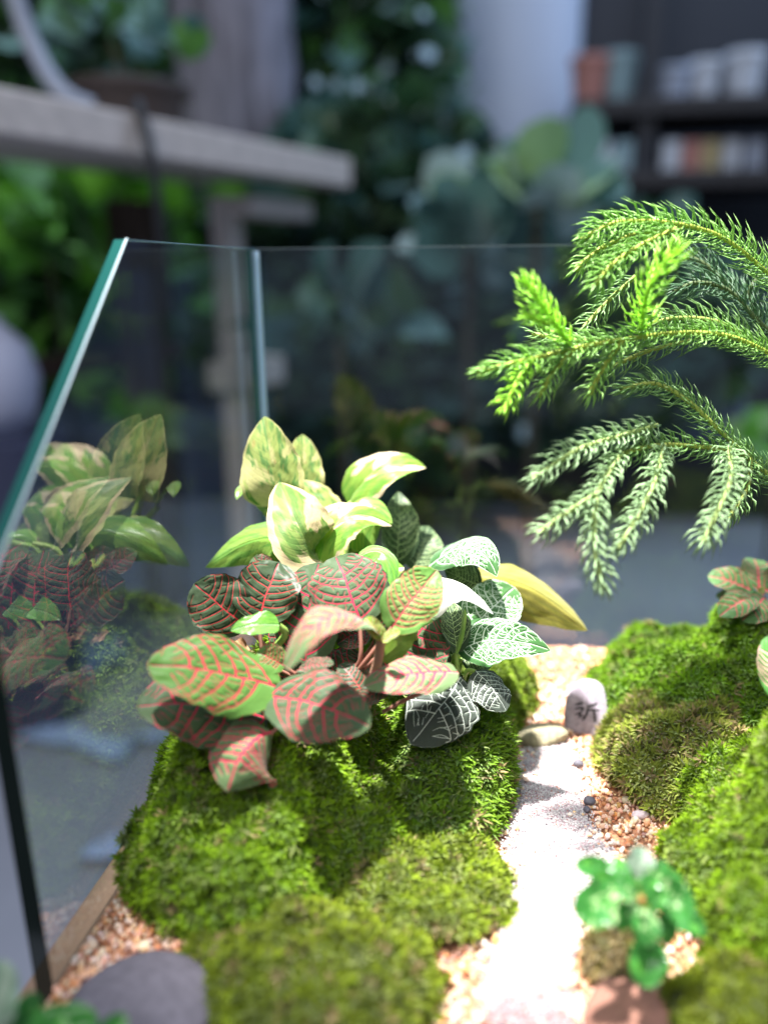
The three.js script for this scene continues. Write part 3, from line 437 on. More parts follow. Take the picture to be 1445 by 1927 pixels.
{ // red veined plant
  const root = thing('red_veined_plant', at(610, 1345, 0.29), 'dark green plant with red net veins growing from the left moss', 'plant');
  plantLeaves(root, [
    { k: 'red1', b: [532, 1296, 0.262], t: [277, 1250, 0.246], w: 158, n: [-0.05, 0.66, 0.74], fold: 0.12, cup: -0.18, arch: 0.07 },
    { k: 'red0', b: [505, 1352, 0.272], t: [256, 1330, 0.250], w: 165, n: [-0.15, 0.72, 0.68], fold: 0.1, cup: -0.15 },
    { k: 'red0', b: [505, 1310, 0.258], t: [697, 1368, 0.246], w: 156, n: [0.0, 0.72, 0.69], fold: 0.2, cup: -0.25, label: 'front leaf with pale pink rim' },
    { k: 'red4', b: [512, 1378, 0.256], m: [462, 1410, 0.246], t: [428, 1490, 0.242], w: 190, n: [0.05, 0.42, 0.9], fold: -0.6, cup: -0.1, label: 'drooping folded leaf with wide pink veins' },
    { k: 'red2', b: [466, 1182, 0.284], t: [366, 1098, 0.281], w: 116, n: [-0.25, 0.42, 0.86], fold: 0.15 },
    { k: 'red2', b: [486, 1170, 0.282], t: [526, 1058, 0.288], w: 132, n: [0.0, 0.35, 0.94], fold: 0.25 },
    { k: 'red0', b: [575, 1250, 0.282], t: [602, 1058, 0.290], w: 142, n: [-0.30, 0.25, 0.92], fold: 0.25 },
    { k: 'red0', b: [680, 1178, 0.272], t: [632, 1046, 0.286], w: 148, n: [0.05, 0.3, 0.95], fold: 0.12, cup: 0.1 },
    { k: 'red3', b: [733, 1186, 0.268], t: [822, 1074, 0.272], w: 106, n: [0.0, 0.42, 0.9], fold: 0.2 },
    { k: 'red4', b: [715, 1200, 0.262], m: [626, 1158, 0.242], t: [538, 1262, 0.236], w: 84, n: [-0.25, 0.7, 0.66], fold: 0.2, cup: -0.3, label: 'young leaf arched over toward the viewer' },
    { k: 'red0', b: [735, 1272, 0.284], t: [815, 1148, 0.292], w: 150, n: [0.15, 0.4, 0.9], fold: 0.2 },
    { k: 'red4', b: [862, 1266, 0.266], t: [684, 1291, 0.258], w: 96, n: [0.05, 0.80, 0.58], fold: 0.2, cup: -0.3, arch: 0.08, root: [720, 1340, 0.27], label: 'pale pinkish front leaf' },
    { k: 'red1', b: [536, 1254, 0.268], t: [484, 1228, 0.267], w: 60, n: [0.1, 0.5, 0.85], fold: 0.4 },
    { k: 'red0', b: [696, 1182, 0.284], t: [634, 1212, 0.282], w: 66, n: [0, 0.6, 0.8] },
    { k: 'red0', b: [588, 1240, 0.296], t: [520, 1165, 0.30], w: 90, n: [-0.3, 0.3, 0.9] },
    { k: 'red2', b: [684, 1306, 0.268], t: [640, 1250, 0.275], w: 56, n: [0.2, 0.5, 0.85] },
    { k: 'red2', b: [740, 1288, 0.266], t: [668, 1328, 0.262], w: 46, n: [0.1, 0.7, 0.7] },
    { k: 'red0', b: [520, 1100, 0.304], t: [478, 1048, 0.31], w: 52, n: [-0.2, 0.3, 0.9] },
    { k: 'red0', b: [560, 1262, 0.268], t: [628, 1250, 0.262], w: 40, n: [0.1, 0.8, 0.6] },
    { k: 'red0', b: [612, 1300, 0.285], t: [690, 1240, 0.29], w: 110, n: [0.1, 0.4, 0.9] },
    { k: 'red0', b: [600, 1300, 0.285], t: [540, 1200, 0.292], w: 110, n: [-0.1, 0.4, 0.9] },
    { k: 'young', b: [722, 1204, 0.261], t: [689, 1162, 0.262], w: 34, n: [-0.2, 0.5, 0.85], fold: 0.5, stem: 0 },
    { k: 'young', b: [720, 1207, 0.259], t: [753, 1188, 0.257], w: 26, n: [0.1, 0.7, 0.7], fold: 0.4, stem: 0 },
    { k: 'under', b: [714, 1240, 0.268], t: [776, 1182, 0.271], w: 52, n: [0.3, -0.3, 0.9], fold: 0.3, stem: 0, label: 'pale green underside of a small leaf' },
  ], [610, 1345, 0.288], pinkStem, 0.0007);
  part('main_stem', tube([at(717, 1203, 0.262), at(712, 1240, 0.265), at(702, 1275, 0.269), at(690, 1330, 0.276)], 0.0016, 16, 9), std({ color: C(0.42, 0.24, 0.15), roughness: 0.7 }), root);
}
{ // white veined plant
  const root = thing('white_veined_plant', at(850, 1290, 0.30), 'green plant with white net veins left of the sand path', 'plant');
  plantLeaves(root, [
    { k: 'wh0', b: [860, 1228, 0.292], m: [935, 1204, 0.290], t: [1036, 1225, 0.290], w: 106, n: [0, 0.62, 0.78], fold: 0.2, cup: -0.15 },
    { k: 'wh2', b: [862, 1212, 0.300], t: [968, 1106, 0.318], w: 112, n: [0.15, 0.6, 0.78], fold: 0.15, label: 'brightest white netted leaf' },
    { k: 'wh3', b: [858, 1230, 0.288], t: [838, 1124, 0.296], w: 64, n: [0.35, 0.25, 0.9], fold: 0.4 },
    { k: 'wh0', b: [806, 1066, 0.315], m: [884, 1030, 0.305], t: [934, 1086, 0.297], w: 96, n: [-0.05, 0.80, 0.6], fold: 0.1, cup: -0.35 },
    { k: 'wh3', b: [905, 1102, 0.316], t: [836, 1072, 0.318], w: 62, n: [0, -0.2, 0.95], fold: -0.1 },
    { k: 'wh3', b: [745, 1068, 0.336], t: [750, 926, 0.345], w: 78, n: [0.2, 0.2, 0.95], fold: 0.3, cup: 0.1 },
    { k: 'wh3', b: [778, 1074, 0.336], t: [806, 990, 0.348], w: 84, n: [0.1, 0.35, 0.93], fold: 0.2 },
    { k: 'wh1', b: [868, 1272, 0.292], m: [838, 1318, 0.280], t: [772, 1400, 0.276], w: 142, n: [0.15, 0.55, 0.82], fold: -0.1, cup: -0.25, wav: 0.2, label: 'drooping grey green leaf in the shade' },
    { k: 'wh1', b: [894, 1262, 0.292], t: [952, 1338, 0.284], w: 84, n: [0.25, 0.6, 0.76], fold: -0.15, cup: -0.2 },
    { k: 'wh3', b: [868, 1240, 0.300], t: [930, 1248, 0.302], w: 54, n: [0, 0.4, 0.9] },
    { k: 'wh3', b: [846, 1248, 0.290], t: [822, 1222, 0.292], w: 24, n: [-0.2, 0.3, 0.9] },
    { k: 'under', b: [857, 1232, 0.286], t: [874, 1146, 0.292], w: 16, n: [0.2, 0.2, 0.95], fold: 0.9, stem: 0, label: 'narrow pale green shoot' },
    { k: 'wh3', b: [855, 1240, 0.296], t: [800, 1180, 0.302], w: 80, n: [-0.2, 0.3, 0.9] },
  ], [856, 1300, 0.298], greenStem, 0.0008);
}
{ // variegated plant
  const root = thing('variegated_plant', at(590, 1210, 0.31), 'cream and green variegated plant standing behind the red veined leaves', 'plant');
  plantLeaves(root, [
    { k: 'po1', b: [546, 1052, 0.304], m: [492, 1014, 0.308], t: [387, 1068, 0.317], w: 118, n: [-0.2, 0.42, 0.88], fold: -0.35, cup: -0.25 },
    { k: 'po0', b: [594, 1046, 0.308], m: [562, 990, 0.300], t: [526, 908, 0.316], w: 134, n: [0.0, 0.5, 0.86], fold: 0.35, cup: -0.25 },
    { k: 'po2', b: [528, 950, 0.322], m: [512, 880, 0.318], t: [498, 784, 0.323], w: 128, n: [-0.12, 0.15, 0.97], fold: 0.35 },
    { k: 'po2', b: [565, 940, 0.334], t: [569, 818, 0.336], w: 84, n: [0.3, 0.1, 0.95], fold: 0.3, label: 'upright leaf with brown flecks' },
    { k: 'po1', b: [505, 965, 0.326], m: [468, 925, 0.324], t: [446, 940, 0.32], w: 46, n: [-0.1, 0.8, 0.5], fold: 0.3 },
    { k: 'po2', b: [632, 1000, 0.324], t: [540, 905, 0.334], w: 92, n: [0.15, 0.4, 0.9], fold: 0.2 },
    { k: 'po3', b: [655, 948, 0.336], m: [716, 884, 0.330], t: [801, 880, 0.336], w: 92, n: [-0.05, 0.6, 0.8], fold: 0.2, cup: -0.2 },
    { k: 'po3', b: [602, 1058, 0.308], m: [652, 974, 0.308], t: [737, 990, 0.318], w: 88, n: [0.0, 0.62, 0.78], fold: 0.25, cup: -0.3 },
    { k: 'po1', b: [682, 1042, 0.316], m: [694, 960, 0.320], t: [738, 985, 0.318], w: 74, n: [0.2, 0.5, 0.85], fold: -0.3 },
    { k: 'po4', b: [672, 1050, 0.300], m: [722, 1042, 0.294], t: [741, 1114, 0.288], w: 58, n: [0.2, 0.7, 0.68], fold: -0.3 },
    { k: 'po3', b: [708, 1080, 0.302], t: [760, 1068, 0.306], w: 50, n: [0.1, 0.6, 0.8], fold: 0.3 },
    { k: 'po1', b: [596, 1070, 0.312], t: [560, 1020, 0.322], w: 60, n: [0.2, 0.3, 0.9], fold: 0.3 },
    { k: 'po2', b: [640, 1040, 0.325], t: [690, 955, 0.335], w: 90, n: [0.1, 0.4, 0.9], fold: 0.3 },
    { k: 'po4', b: [526, 1176, 0.272], t: [434, 1187, 0.268], w: 54, n: [0, 0.68, 0.73], fold: 0.25, root: [500, 1260, 0.28], label: 'small glossy plain green leaf' },
    { k: 'white', b: [806, 1165, 0.280], m: [850, 1104, 0.284], t: [928, 1156, 0.292], w: 66, n: [0.1, 0.75, 0.6], fold: -0.15, root: [780, 1250, 0.30], label: 'white leaf in the full lamp light' },
    { k: 'yellow', b: [880, 1092, 0.322], m: [985, 1102, 0.322], t: [1104, 1187, 0.330], w: 112, n: [0.05, 0.55, 0.83], fold: -0.4, cup: -0.2, root: [830, 1180, 0.33], label: 'yellowing olive leaf pointing to the right' },
  ], [590, 1215, 0.308], greenStem, 0.0013);
}
{ // small red veined seedling on the right hill, and the leaf at the frame's edge
  const root = thing('red_veined_seedling', at(1428, 1150, 0.345), 'small red veined seedling on top of the far right moss hill', 'plant');
  plantLeaves(root, [
    { k: 'edgeRed', b: [1416, 1114, 0.340], t: [1331, 1084, 0.344], w: 62, n: [-0.1, 0.6, 0.8] },
    { k: 'edgeRed', b: [1426, 1112, 0.342], t: [1418, 1052, 0.355], w: 74, n: [0.05, 0.55, 0.83], cup: 0 },
    { k: 'edgeRed', b: [1418, 1120, 0.336], t: [1352, 1160, 0.328], w: 58, n: [-0.1, 0.62, 0.78] },
    { k: 'edgeRed', b: [1437, 1125, 0.336], t: [1394, 1168, 0.330], w: 66, n: [0.1, 0.55, 0.83] },
    { k: 'edgeRed', b: [1400, 1132, 0.345], t: [1346, 1122, 0.346], w: 36, n: [-0.1, 0.6, 0.8] },
    { k: 'edgeRed', b: [1438, 1114, 0.340], t: [1490, 1088, 0.345], w: 66, n: [0.1, 0.6, 0.8] },
    { k: 'young', b: [1428, 1116, 0.338], t: [1436, 1106, 0.337], w: 14, n: [0, 0.6, 0.8], stem: 0 },
  ], [1428, 1165, 0.342], pinkStem, 0.0006);
  const r2 = thing('striped_leaf_plant', at(1490, 1330, 0.262), 'green leaf with pale pink stripes at the right edge', 'plant');
  plantLeaves(r2, [{ k: 'stripe', b: [1468, 1318, 0.258], t: [1446, 1196, 0.266], w: 66, n: [-0.3, 0.2, 0.93] }, { k: 'stripe', b: [1480, 1315, 0.258], t: [1530, 1240, 0.262], w: 70, n: [0.2, 0.4, 0.9] }], [1480, 1350, 0.262], greenStem, 0.0009);
}
{ // round leaved plant in front
  const root = thing('round_leaved_plant', at(1210, 1800, 0.225), 'small glossy plant with round silver marked leaves at the front right', 'plant');
  const N = (x, y) => [x, y, Math.sqrt(Math.max(0.1, 1 - x * x - y * y))];
  plantLeaves(root, [
    { k: 'glossy', b: [1146, 1634, 0.216], t: [1082, 1630, 0.214], w: 40, fold: 0.12, cup: 0.12, n: N(-0.1, 0.55) },
    { k: 'grey', b: [1192, 1656, 0.214], t: [1208, 1594, 0.216], w: 55, fold: 0.12, cup: 0.12, n: N(0, 0.35) },
    { k: 'silver', b: [1158, 1676, 0.210], t: [1084, 1728, 0.204], w: 79, fold: 0.12, cup: 0.12, n: N(-0.1, 0.45) },
    { k: 'silver', b: [1206, 1712, 0.206], t: [1220, 1782, 0.202], w: 53, fold: 0.12, cup: 0.12, n: N(0, 0.6) },
    { k: 'glossy', b: [1226, 1762, 0.208], t: [1206, 1856, 0.202], w: 72, fold: 0.12, cup: 0.12, n: N(-0.15, 0.25) },
    { k: 'silver', b: [1236, 1700, 0.208], t: [1304, 1690, 0.206], w: 76, fold: 0.12, cup: 0.12, n: N(0.1, 0.45) },
    { k: 'glossy', b: [1252, 1726, 0.212], t: [1328, 1748, 0.212], w: 48, fold: 0.12, cup: 0.12, n: N(0.2, 0.6) },
    { k: 'glossy', b: [1172, 1664, 0.212], t: [1110, 1656, 0.212], w: 36, fold: 0.12, cup: 0.12, n: N(-0.1, 0.5) },
    { k: 'silver', b: [1198, 1690, 0.206], t: [1158, 1662, 0.207], w: 46, fold: 0.12, cup: 0.12, n: N(0, 0.6) },
    { k: 'glossy', b: [1208, 1684, 0.207], t: [1234, 1650, 0.210], w: 41, fold: 0.12, cup: 0.12, n: N(0.1, 0.5) },
    { k: 'glossy', b: [1218, 1706, 0.206], t: [1254, 1680, 0.206], w: 36, fold: 0.12, cup: 0.12, n: N(0.1, 0.6) },
    { k: 'glossy', b: [1186, 1700, 0.208], t: [1150, 1744, 0.207], w: 43, fold: 0.12, cup: 0.12, n: N(-0.1, 0.4) },
    { k: 'glossy', b: [1240, 1690, 0.210], t: [1272, 1640, 0.214], w: 43, fold: 0.12, cup: 0.12, n: N(0.1, 0.3) },
    { k: 'glossy', b: [1180, 1668, 0.211], t: [1150, 1612, 0.216], w: 38, fold: 0.12, cup: 0.12, n: N(-0.2, 0.4) },
    { k: 'silver', b: [1216, 1672, 0.211], t: [1252, 1622, 0.216], w: 40, fold: 0.12, cup: 0.12, n: N(0.2, 0.4) },
    { k: 'glossy', b: [1234, 1722, 0.209], t: [1262, 1776, 0.208], w: 48, fold: 0.12, cup: 0.12, n: N(0.15, 0.5) },
    { k: 'silver', b: [1190, 1700, 0.206], t: [1184, 1746, 0.205], w: 40, fold: 0.12, cup: 0.12, n: N(-0.05, 0.6) },
    { k: 'glossy', b: [1222, 1690, 0.208], t: [1276, 1712, 0.206], w: 43, fold: 0.12, cup: 0.12, n: N(0.1, 0.5) },
    { k: 'glossy', b: [1200, 1664, 0.213], t: [1176, 1622, 0.218], w: 34, fold: 0.12, cup: 0.12, n: N(0, 0.4) },
  ], [1215, 1800, 0.226], greenStem, 0.0007);
  part('bud', new THREE.SphereGeometry(0.0008, 10, 8).scale(1, 1.4, 1).translate(...at(1207, 1694, 0.2035).toArray()), std({ color: C(0.6, 0.24, 0.08), roughness: 0.5 }), root);
  const r2 = thing('corner_plant', at(60, 1990, 0.192), 'dark green leaves with one silvery leaf in the bottom left corner', 'plant');
  plantLeaves(r2, [
    { k: 'grey', b: [-22, 1950, 0.186], t: [6, 1806, 0.186], w: 92, n: N(0.2, 0.2), label: 'silvery grey green leaf' },
    { k: 'glossy', b: [30, 1960, 0.19], t: [70, 1868, 0.194], w: 56, n: N(0, 0.5) },
    { k: 'glossy', b: [50, 1950, 0.186], t: [186, 1925, 0.185], w: 92, n: N(0, 0.5) },
    { k: 'glossy', b: [180, 1975, 0.186], t: [240, 1912, 0.187], w: 50, n: N(0.1, 0.5) },
    { k: 'glossy', b: [90, 1990, 0.183], t: [120, 1890, 0.186], w: 60, n: N(0, 0.5) },
  ], [60, 2010, 0.192], greenStem, 0.0008);
}
// two dry leaf scraps on the soil
for (const [b, t, lab] of [[[446, 1205, 0.292], [470, 1242, 0.29], 'curled dry brown leaf scrap under the upper left red veined leaves'], [[470, 1330, 0.276], [500, 1365, 0.27], 'crumpled tan leaf scrap between the two front left red veined leaves']]) {
  solo('dry_leaf', leafGeo({ b, t, w: 30, n: [0.2, 0.4, 0.9], fold: 0.8, wav: 0.5 }, SH.fit), std({ color: C(0.42, 0.24, 0.12), roughness: 0.8, side: THREE.DoubleSide }), lab, 'dry leaf', 'dry leaf scraps');
}

// ------------------------------------------------------------------ needle leaved tree at the right
{
  const root = thing('needle_tree', at(1540, 1300, 0.30), 'young needle leaved conifer reaching in from the right with drooping branches', 'tree');
  const needleMat = (r, g, b, th = 0.22) => phys({ color: C(r, g, b), roughness: 0.5, clearcoat: 0.15, clearcoatRoughness: 0.35 });
  const NM = { lime: needleMat(0.30, 0.68, 0.03), fresh: needleMat(0.19, 0.40, 0.07), green: needleMat(0.15, 0.30, 0.08), dark: needleMat(0.07, 0.16, 0.07), pale: needleMat(0.27, 0.42, 0.20) };
  const twig = { lime: std({ color: C(0.30, 0.55, 0.04), roughness: 0.7 }), fresh: std({ color: C(0.40, 0.46, 0.07), roughness: 0.7 }), green: std({ color: C(0.30, 0.36, 0.07), roughness: 0.7 }), dark: std({ color: C(0.10, 0.14, 0.05), roughness: 0.7 }), pale: std({ color: C(0.30, 0.40, 0.12), roughness: 0.7 }) };
  part('trunk', tube([at(1545, 1330, 0.30), at(1548, 1000, 0.30), at(1535, 700, 0.30), at(1530, 380, 0.305)], 0.0042, 30, 10), std({ color: C(0.16, 0.11, 0.07), roughness: 0.9 }), root);
  const up = V(0, 1, 0);
  function branch(k, pts, nl = 7.0, sd = 1, dens = 1, label) {
    nl *= 1.4;
    seed(sd * 71 + 3);
    const P = pts.map((p) => at(...p)), c = new THREE.CatmullRomCurve3(P), len = c.getLength(), n = Math.round(len / 0.00036 * dens), pos = [], nor = [], idx = [];
    const sg = new THREE.TubeGeometry(c, Math.max(8, Math.round(len / 0.002)), 0.0008, 8);
    const st = part('branchlet', sg, twig[k], root); if (label) st.userData.label = label;
    for (let i = 0; i < n; i++) {
      const t = (i + rnd() * 0.8) / n, o = c.getPointAt(Math.min(1, t)), tg = c.getTangentAt(Math.min(1, t)).normalize(), u = V().crossVectors(tg, Math.abs(tg.y) > 0.92 ? V(1, 0, 0) : up).normalize(), w = V().crossVectors(tg, u);
      const a = i * 2.39996 + rr(-0.25, 0.25), rad = u.clone().multiplyScalar(Math.cos(a)).addScaledVector(w, Math.sin(a)), tip = THREE.MathUtils.smoothstep(t, 0.88, 1), L = nl * 0.001 * rr(0.62, 1.18) * (1 - 0.35 * tip), open = THREE.MathUtils.lerp(1.0, 0.35, tip) + rr(-0.22, 0.22);
      const d0 = tg.clone().multiplyScalar(Math.cos(open)).addScaledVector(rad, Math.sin(open)).normalize(), d1 = tg.clone().multiplyScalar(Math.cos(open * 0.35)).addScaledVector(rad, Math.sin(open * 0.35)).normalize();
      const p0 = o.clone().addScaledVector(rad, 0.0008), p1 = p0.clone().addScaledVector(d0, L * 0.5), p2 = p1.clone().addScaledVector(d1, L * 0.5), sv = V().crossVectors(d0, rad).normalize(), nv = V().crossVectors(sv, d0).normalize(), b = pos.length / 3, R = 0.00037 * rr(0.8, 1.2);
      for (const [p, q] of [[p0, 0.75], [p1, 1]]) for (let s = 0; s < 4; s++) { const an = s * Math.PI / 2 + 0.6, e = sv.clone().multiplyScalar(Math.cos(an)).addScaledVector(nv, Math.sin(an) * 0.75); pos.push(p.x + e.x * R * q, p.y + e.y * R * q, p.z + e.z * R * q); nor.push(e.x, e.y, e.z); }
      pos.push(p2.x, p2.y, p2.z); nor.push(d1.x, d1.y, d1.z);
      for (let s = 0; s < 4; s++) { const s1 = (s + 1) % 4; idx.push(b + s, b + 4 + s, b + s1, b + s1, b + 4 + s, b + 4 + s1, b + 4 + s, b + 8, b + 4 + s1); }
    }
    const g = new THREE.BufferGeometry(); g.setAttribute('position', new THREE.Float32BufferAttribute(pos, 3)); g.setAttribute('normal', new THREE.Float32BufferAttribute(nor, 3)); g.setIndex(idx);
    const nd = part('needles', g, NM[k], st); nd.userData.kind = 'stuff';
  }
  const B = (k, pts, nl, sd, dens, lab) => branch(k, pts, nl, sd, dens, lab);
  B('fresh', [[1535, 600, 0.302], [1445, 515, 0.292], [1352, 444, 0.284], [1262, 420, 0.280], [1154, 420, 0.276], [1092, 452, 0.272]], 7.6, 1, 1.1);
  B('fresh', [[1282, 430, 0.281], [1190, 442, 0.280], [1120, 474, 0.279], [1082, 510, 0.279]], 6.6, 2, 1);
  B('fresh', [[1270, 430, 0.276], [1190, 470, 0.270], [1144, 505, 0.266], [1116, 540, 0.264]], 7.2, 3, 1);
  B('lime', [[1204, 628, 0.272], [1218, 550, 0.258], [1246, 500, 0.252], [1275, 468, 0.248]], 6.4, 4, 1, 'bright lime shoot pointing up');
  B('fresh', [[1535, 720, 0.302], [1445, 664, 0.290], [1369, 632, 0.284], [1290, 626, 0.279], [1205, 634, 0.274], [1099, 652, 0.268], [997, 676, 0.262], [900, 700, 0.258]], 6.6, 5, 1.15);
  B('lime', [[1072, 648, 0.266], [1040, 606, 0.258], [1014, 566, 0.252], [984, 526, 0.248]], 4.6, 6, 1.1, 'bright lime tip at the upper left');
  B('lime', [[1034, 610, 0.256], [1008, 600, 0.252], [986, 590, 0.250]], 3.8, 66, 1.1);
  B('lime', [[1003, 676, 0.262], [976, 712, 0.258], [950, 770, 0.256]], 5.4, 7, 1);
  B('fresh', [[1082, 656, 0.267], [1046, 694, 0.266], [1012, 746, 0.266]], 5.6, 8, 1);
  B('fresh', [[1170, 642, 0.272], [1136, 690, 0.272], [1108, 744, 0.272]], 5.8, 9, 1);
  B('green', [[1195, 520, 0.292], [1150, 560, 0.294], [1098, 616, 0.296]], 6.4, 10, 1);
  B('dark', [[1535, 700, 0.31], [1426, 604, 0.305], [1369, 546, 0.304], [1310, 532, 0.303], [1266, 548, 0.302]], 7.6, 11, 1);
  B('dark', [[1440, 640, 0.312], [1418, 580, 0.31], [1410, 545, 0.309], [1450, 500, 0.308]], 7.6, 12, 1);
  B('green', [[1440, 660, 0.30], [1350, 606, 0.298], [1262, 600, 0.296], [1210, 616, 0.295]], 7, 13, 0.9);
  B('dark', [[1390, 560, 0.312], [1330, 500, 0.312], [1290, 480, 0.313]], 7, 22, 0.9);
  B('green', [[1150, 640, 0.285], [1080, 640, 0.29], [1000, 628, 0.293]], 5.6, 23, 0.9);
  B('green', [[1300, 640, 0.288], [1220, 660, 0.29], [1150, 690, 0.291]], 5.6, 24, 0.8);
  B('green', [[1535, 960, 0.302], [1412, 866, 0.292], [1349, 806, 0.286], [1290, 752, 0.283], [1232, 722, 0.281], [1166, 732, 0.280]], 6.2, 14, 1.05);
  B('green', [[1412, 858, 0.292], [1330, 842, 0.286], [1232, 838, 0.279], [1154, 858, 0.272]], 6.4, 15, 1);
  B('pale', [[1236, 800, 0.280], [1160, 822, 0.270], [1083, 848, 0.262], [1001, 902, 0.257]], 6.2, 16, 1);
  B('pale', [[1170, 852, 0.270], [1125, 930, 0.258], [1118, 1020, 0.252], [1134, 1108, 0.250]], 6.2, 17, 1.05, 'lowest drooping branchlet');
  B('pale', [[1128, 925, 0.258], [1070, 962, 0.254], [1012, 1004, 0.252]], 5.4, 18, 1);
  B('pale', [[1250, 838, 0.276], [1226, 920, 0.262], [1192, 985, 0.256], [1162, 1032, 0.253]], 6.6, 19, 1.05);
  B('pale', [[1372, 842, 0.280], [1372, 910, 0.262], [1346, 970, 0.256], [1322, 1022, 0.253]], 7, 20, 1.05);
  B('green', [[1412, 862, 0.290], [1406, 918, 0.288], [1370, 976, 0.287]], 5.4, 21, 1);
}

// ------------------------------------------------------------------ behind the tank
function box3(name, cx, cy, cz, w, h, d, mat, parent, ry = 0, r = 0.004) { return part(name, box(w, h, d, r).rotateY(ry).translate(cx, cy, cz), mat, parent); }
{ // wooden bench at the upper left
  const a = at(-140, 205, 0.72), b = at(662, 318, 1.32), y = 0.341; a.y = b.y = y;
  const dir = b.clone().sub(a).setY(0), len = dir.length(), ry = -Math.atan2(dir.z, dir.x), inward = V(dir.z, 0, -dir.x).normalize(); if (inward.z > 0) inward.negate();
  const mid = a.clone().lerp(b, 0.5), root = thing('wooden_bench', V(mid.x, -0.85, mid.z), 'pale wooden bench with a thick front board at the upper left', 'bench');
  const P = (s, off, yy) => a.clone().addScaledVector(dir, s).addScaledVector(inward, off).setY(yy);
  const q = P(0.5, 0.02, y); box3('front_board', q.x, q.y, q.z, len, 0.044, 0.04, M.benchWood, root, ry);
  for (let i = 0; i < 4; i++) { const p = P(0.5, 0.075 + i * 0.075, y + 0.012); box3('top_plank', p.x, p.y, p.z, len, 0.022, 0.07, M.benchWood, root, ry); }
  const ap = P(0.82, 0.07, y - 0.06); box3('apron', ap.x, ap.y, ap.z, 0.16, 0.028, 0.05, M.benchWood, root, ry);
  const l = P(0.72, 0.10, (y - 0.85) / 2 - 0.02); box3('leg', l.x, l.y, l.z, 0.036, y + 0.80, 0.036, M.benchWood, root, ry);
  const l2 = P(0.70, 0.22, (y - 0.85) / 2 - 0.02); box3('leg', l2.x - 0.05, l2.y, l2.z, 0.06, y + 0.80, 0.05, M.darkWood, root, ry);
  const l3 = P(0.05, 0.20, (y - 0.85) / 2 - 0.02); box3('leg', l3.x, l3.y, l3.z, 0.05, y + 0.80, 0.05, M.darkWood, root, ry);
  const k = P(0.76, 0.10, 0.03); box3('cross_block', k.x, k.y, k.z, 0.14, 0.045, 0.05, M.benchWood, root, ry);
  box3('lower_rail', k.x - 0.32, k.y + 0.012, k.z + 0.05, 0.6, 0.035, 0.03, M.darkWood, root, ry);
  // black cable over the edge
  const cb = (s) => P(s, -0.006, 0);
  const c0 = cb(0.36); solo('cable', tube([V(c0.x - 0.03, y + 0.03, c0.z - 0.06), V(c0.x - 0.005, y + 0.032, c0.z), V(c0.x + 0.004, y, c0.z + 0.008), V(c0.x + 0.012, y - 0.05, c0.z + 0.01), V(c0.x + 0.012, y - 0.2, c0.z + 0.004)], 0.006, 30, 8), M.black, 'black cable hanging over the front board of the wooden bench', 'cable');
  // tree trunk behind
  const tr = thing('tree_trunk', V(...at(450, 300, 1.75).toArray()).setY(-0.85), 'grey barked tree trunk standing behind the wooden bench', 'tree');
  const tg = new THREE.CylinderGeometry(0.118, 0.128, 3.2, 40, 60, true); rough(tg, 0.022, 9, 3);
  const bark = noiseTex(256, 256, (u, v) => { const k2 = 128 + 60 * fbm(u * 22, v * 5, 2) + 30 * fbm(u * 60, v * 14, 6); return [k2, k2 * 0.98, k2 * 1.06]; }); bark.repeat.set(1, 3);
  const tp = at(452, 300, 1.75); part('bark', tg.translate(tp.x, 0.75, tp.z), std({ map: bark, roughness: 0.95 }), tr);
}
// big and small leaves for the plants behind
function simpleLeaf(fold = 0.3, bend = 0.35, sh = SH.pothos, n = 6, mseg = 4) {
  const pos = [], uv = [], idx = [];
  for (let j = 0; j <= n; j++) { const v = j / n, w = Math.max(0.02, outline(sh, v)); for (let i = 0; i <= mseg; i++) { const s = i / mseg * 2 - 1; pos.push(s * w * 0.42, v * Math.cos(bend * v) , -bend * v * v * 0.6 + Math.abs(s) * w * fold * 0.4); uv.push(0.5 + 0.5 * s * w, v); } }
  for (let j = 0; j < n; j++) for (let i = 0; i < mseg; i++) { const a = j * (mseg + 1) + i; idx.push(a, a + 1, a + mseg + 1, a + 1, a + mseg + 2, a + mseg + 1); }
  const g = new THREE.BufferGeometry(); g.setAttribute('position', new THREE.Float32BufferAttribute(pos, 3)); g.setAttribute('uv', new THREE.Float32BufferAttribute(uv, 2)); g.setIndex(idx); g.computeVertexNormals(); return g;
}
const bigLeafG = simpleLeaf(0.35, 0.5, SH.pothos, 8, 6), smallLeafG = simpleLeaf(0.3, 0.4, SH.blade, 4, 2), roundLeafG = simpleLeaf(0.2, 0.3, SH.round, 8, 6);
const bgLeaf = (r, g, b, o = {}) => phys({ color: C(r, g, b), roughness: 0.92, transmission: o.t ?? 0.25, thickness: 0, clearcoat: o.coat ?? 0.5, clearcoatRoughness: o.cr ?? 0.25, side: THREE.DoubleSide });
const BGM = [bgLeaf(0.07, 0.23, 0.03), bgLeaf(0.17, 0.50, 0.03), bgLeaf(0.03, 0.10, 0.03), bgLeaf(0.06, 0.16, 0.14), bgLeaf(0.16, 0.32, 0.28), bgLeaf(0.36, 0.56, 0.24), bgLeaf(0.34, 0.46, 0.42)];
const stemDark = std({ color: C(0.06, 0.05, 0.03), roughness: 0.9 }), potMat = (r, g, b) => std({ color: C(r, g, b), roughness: 0.6 });
function orient(dir, roll) { const q = new THREE.Quaternion().setFromUnitVectors(V(0, 1, 0), dir.clone().normalize()); return q.multiply(new THREE.Quaternion().setFromAxisAngle(V(0, 1, 0), roll)); }
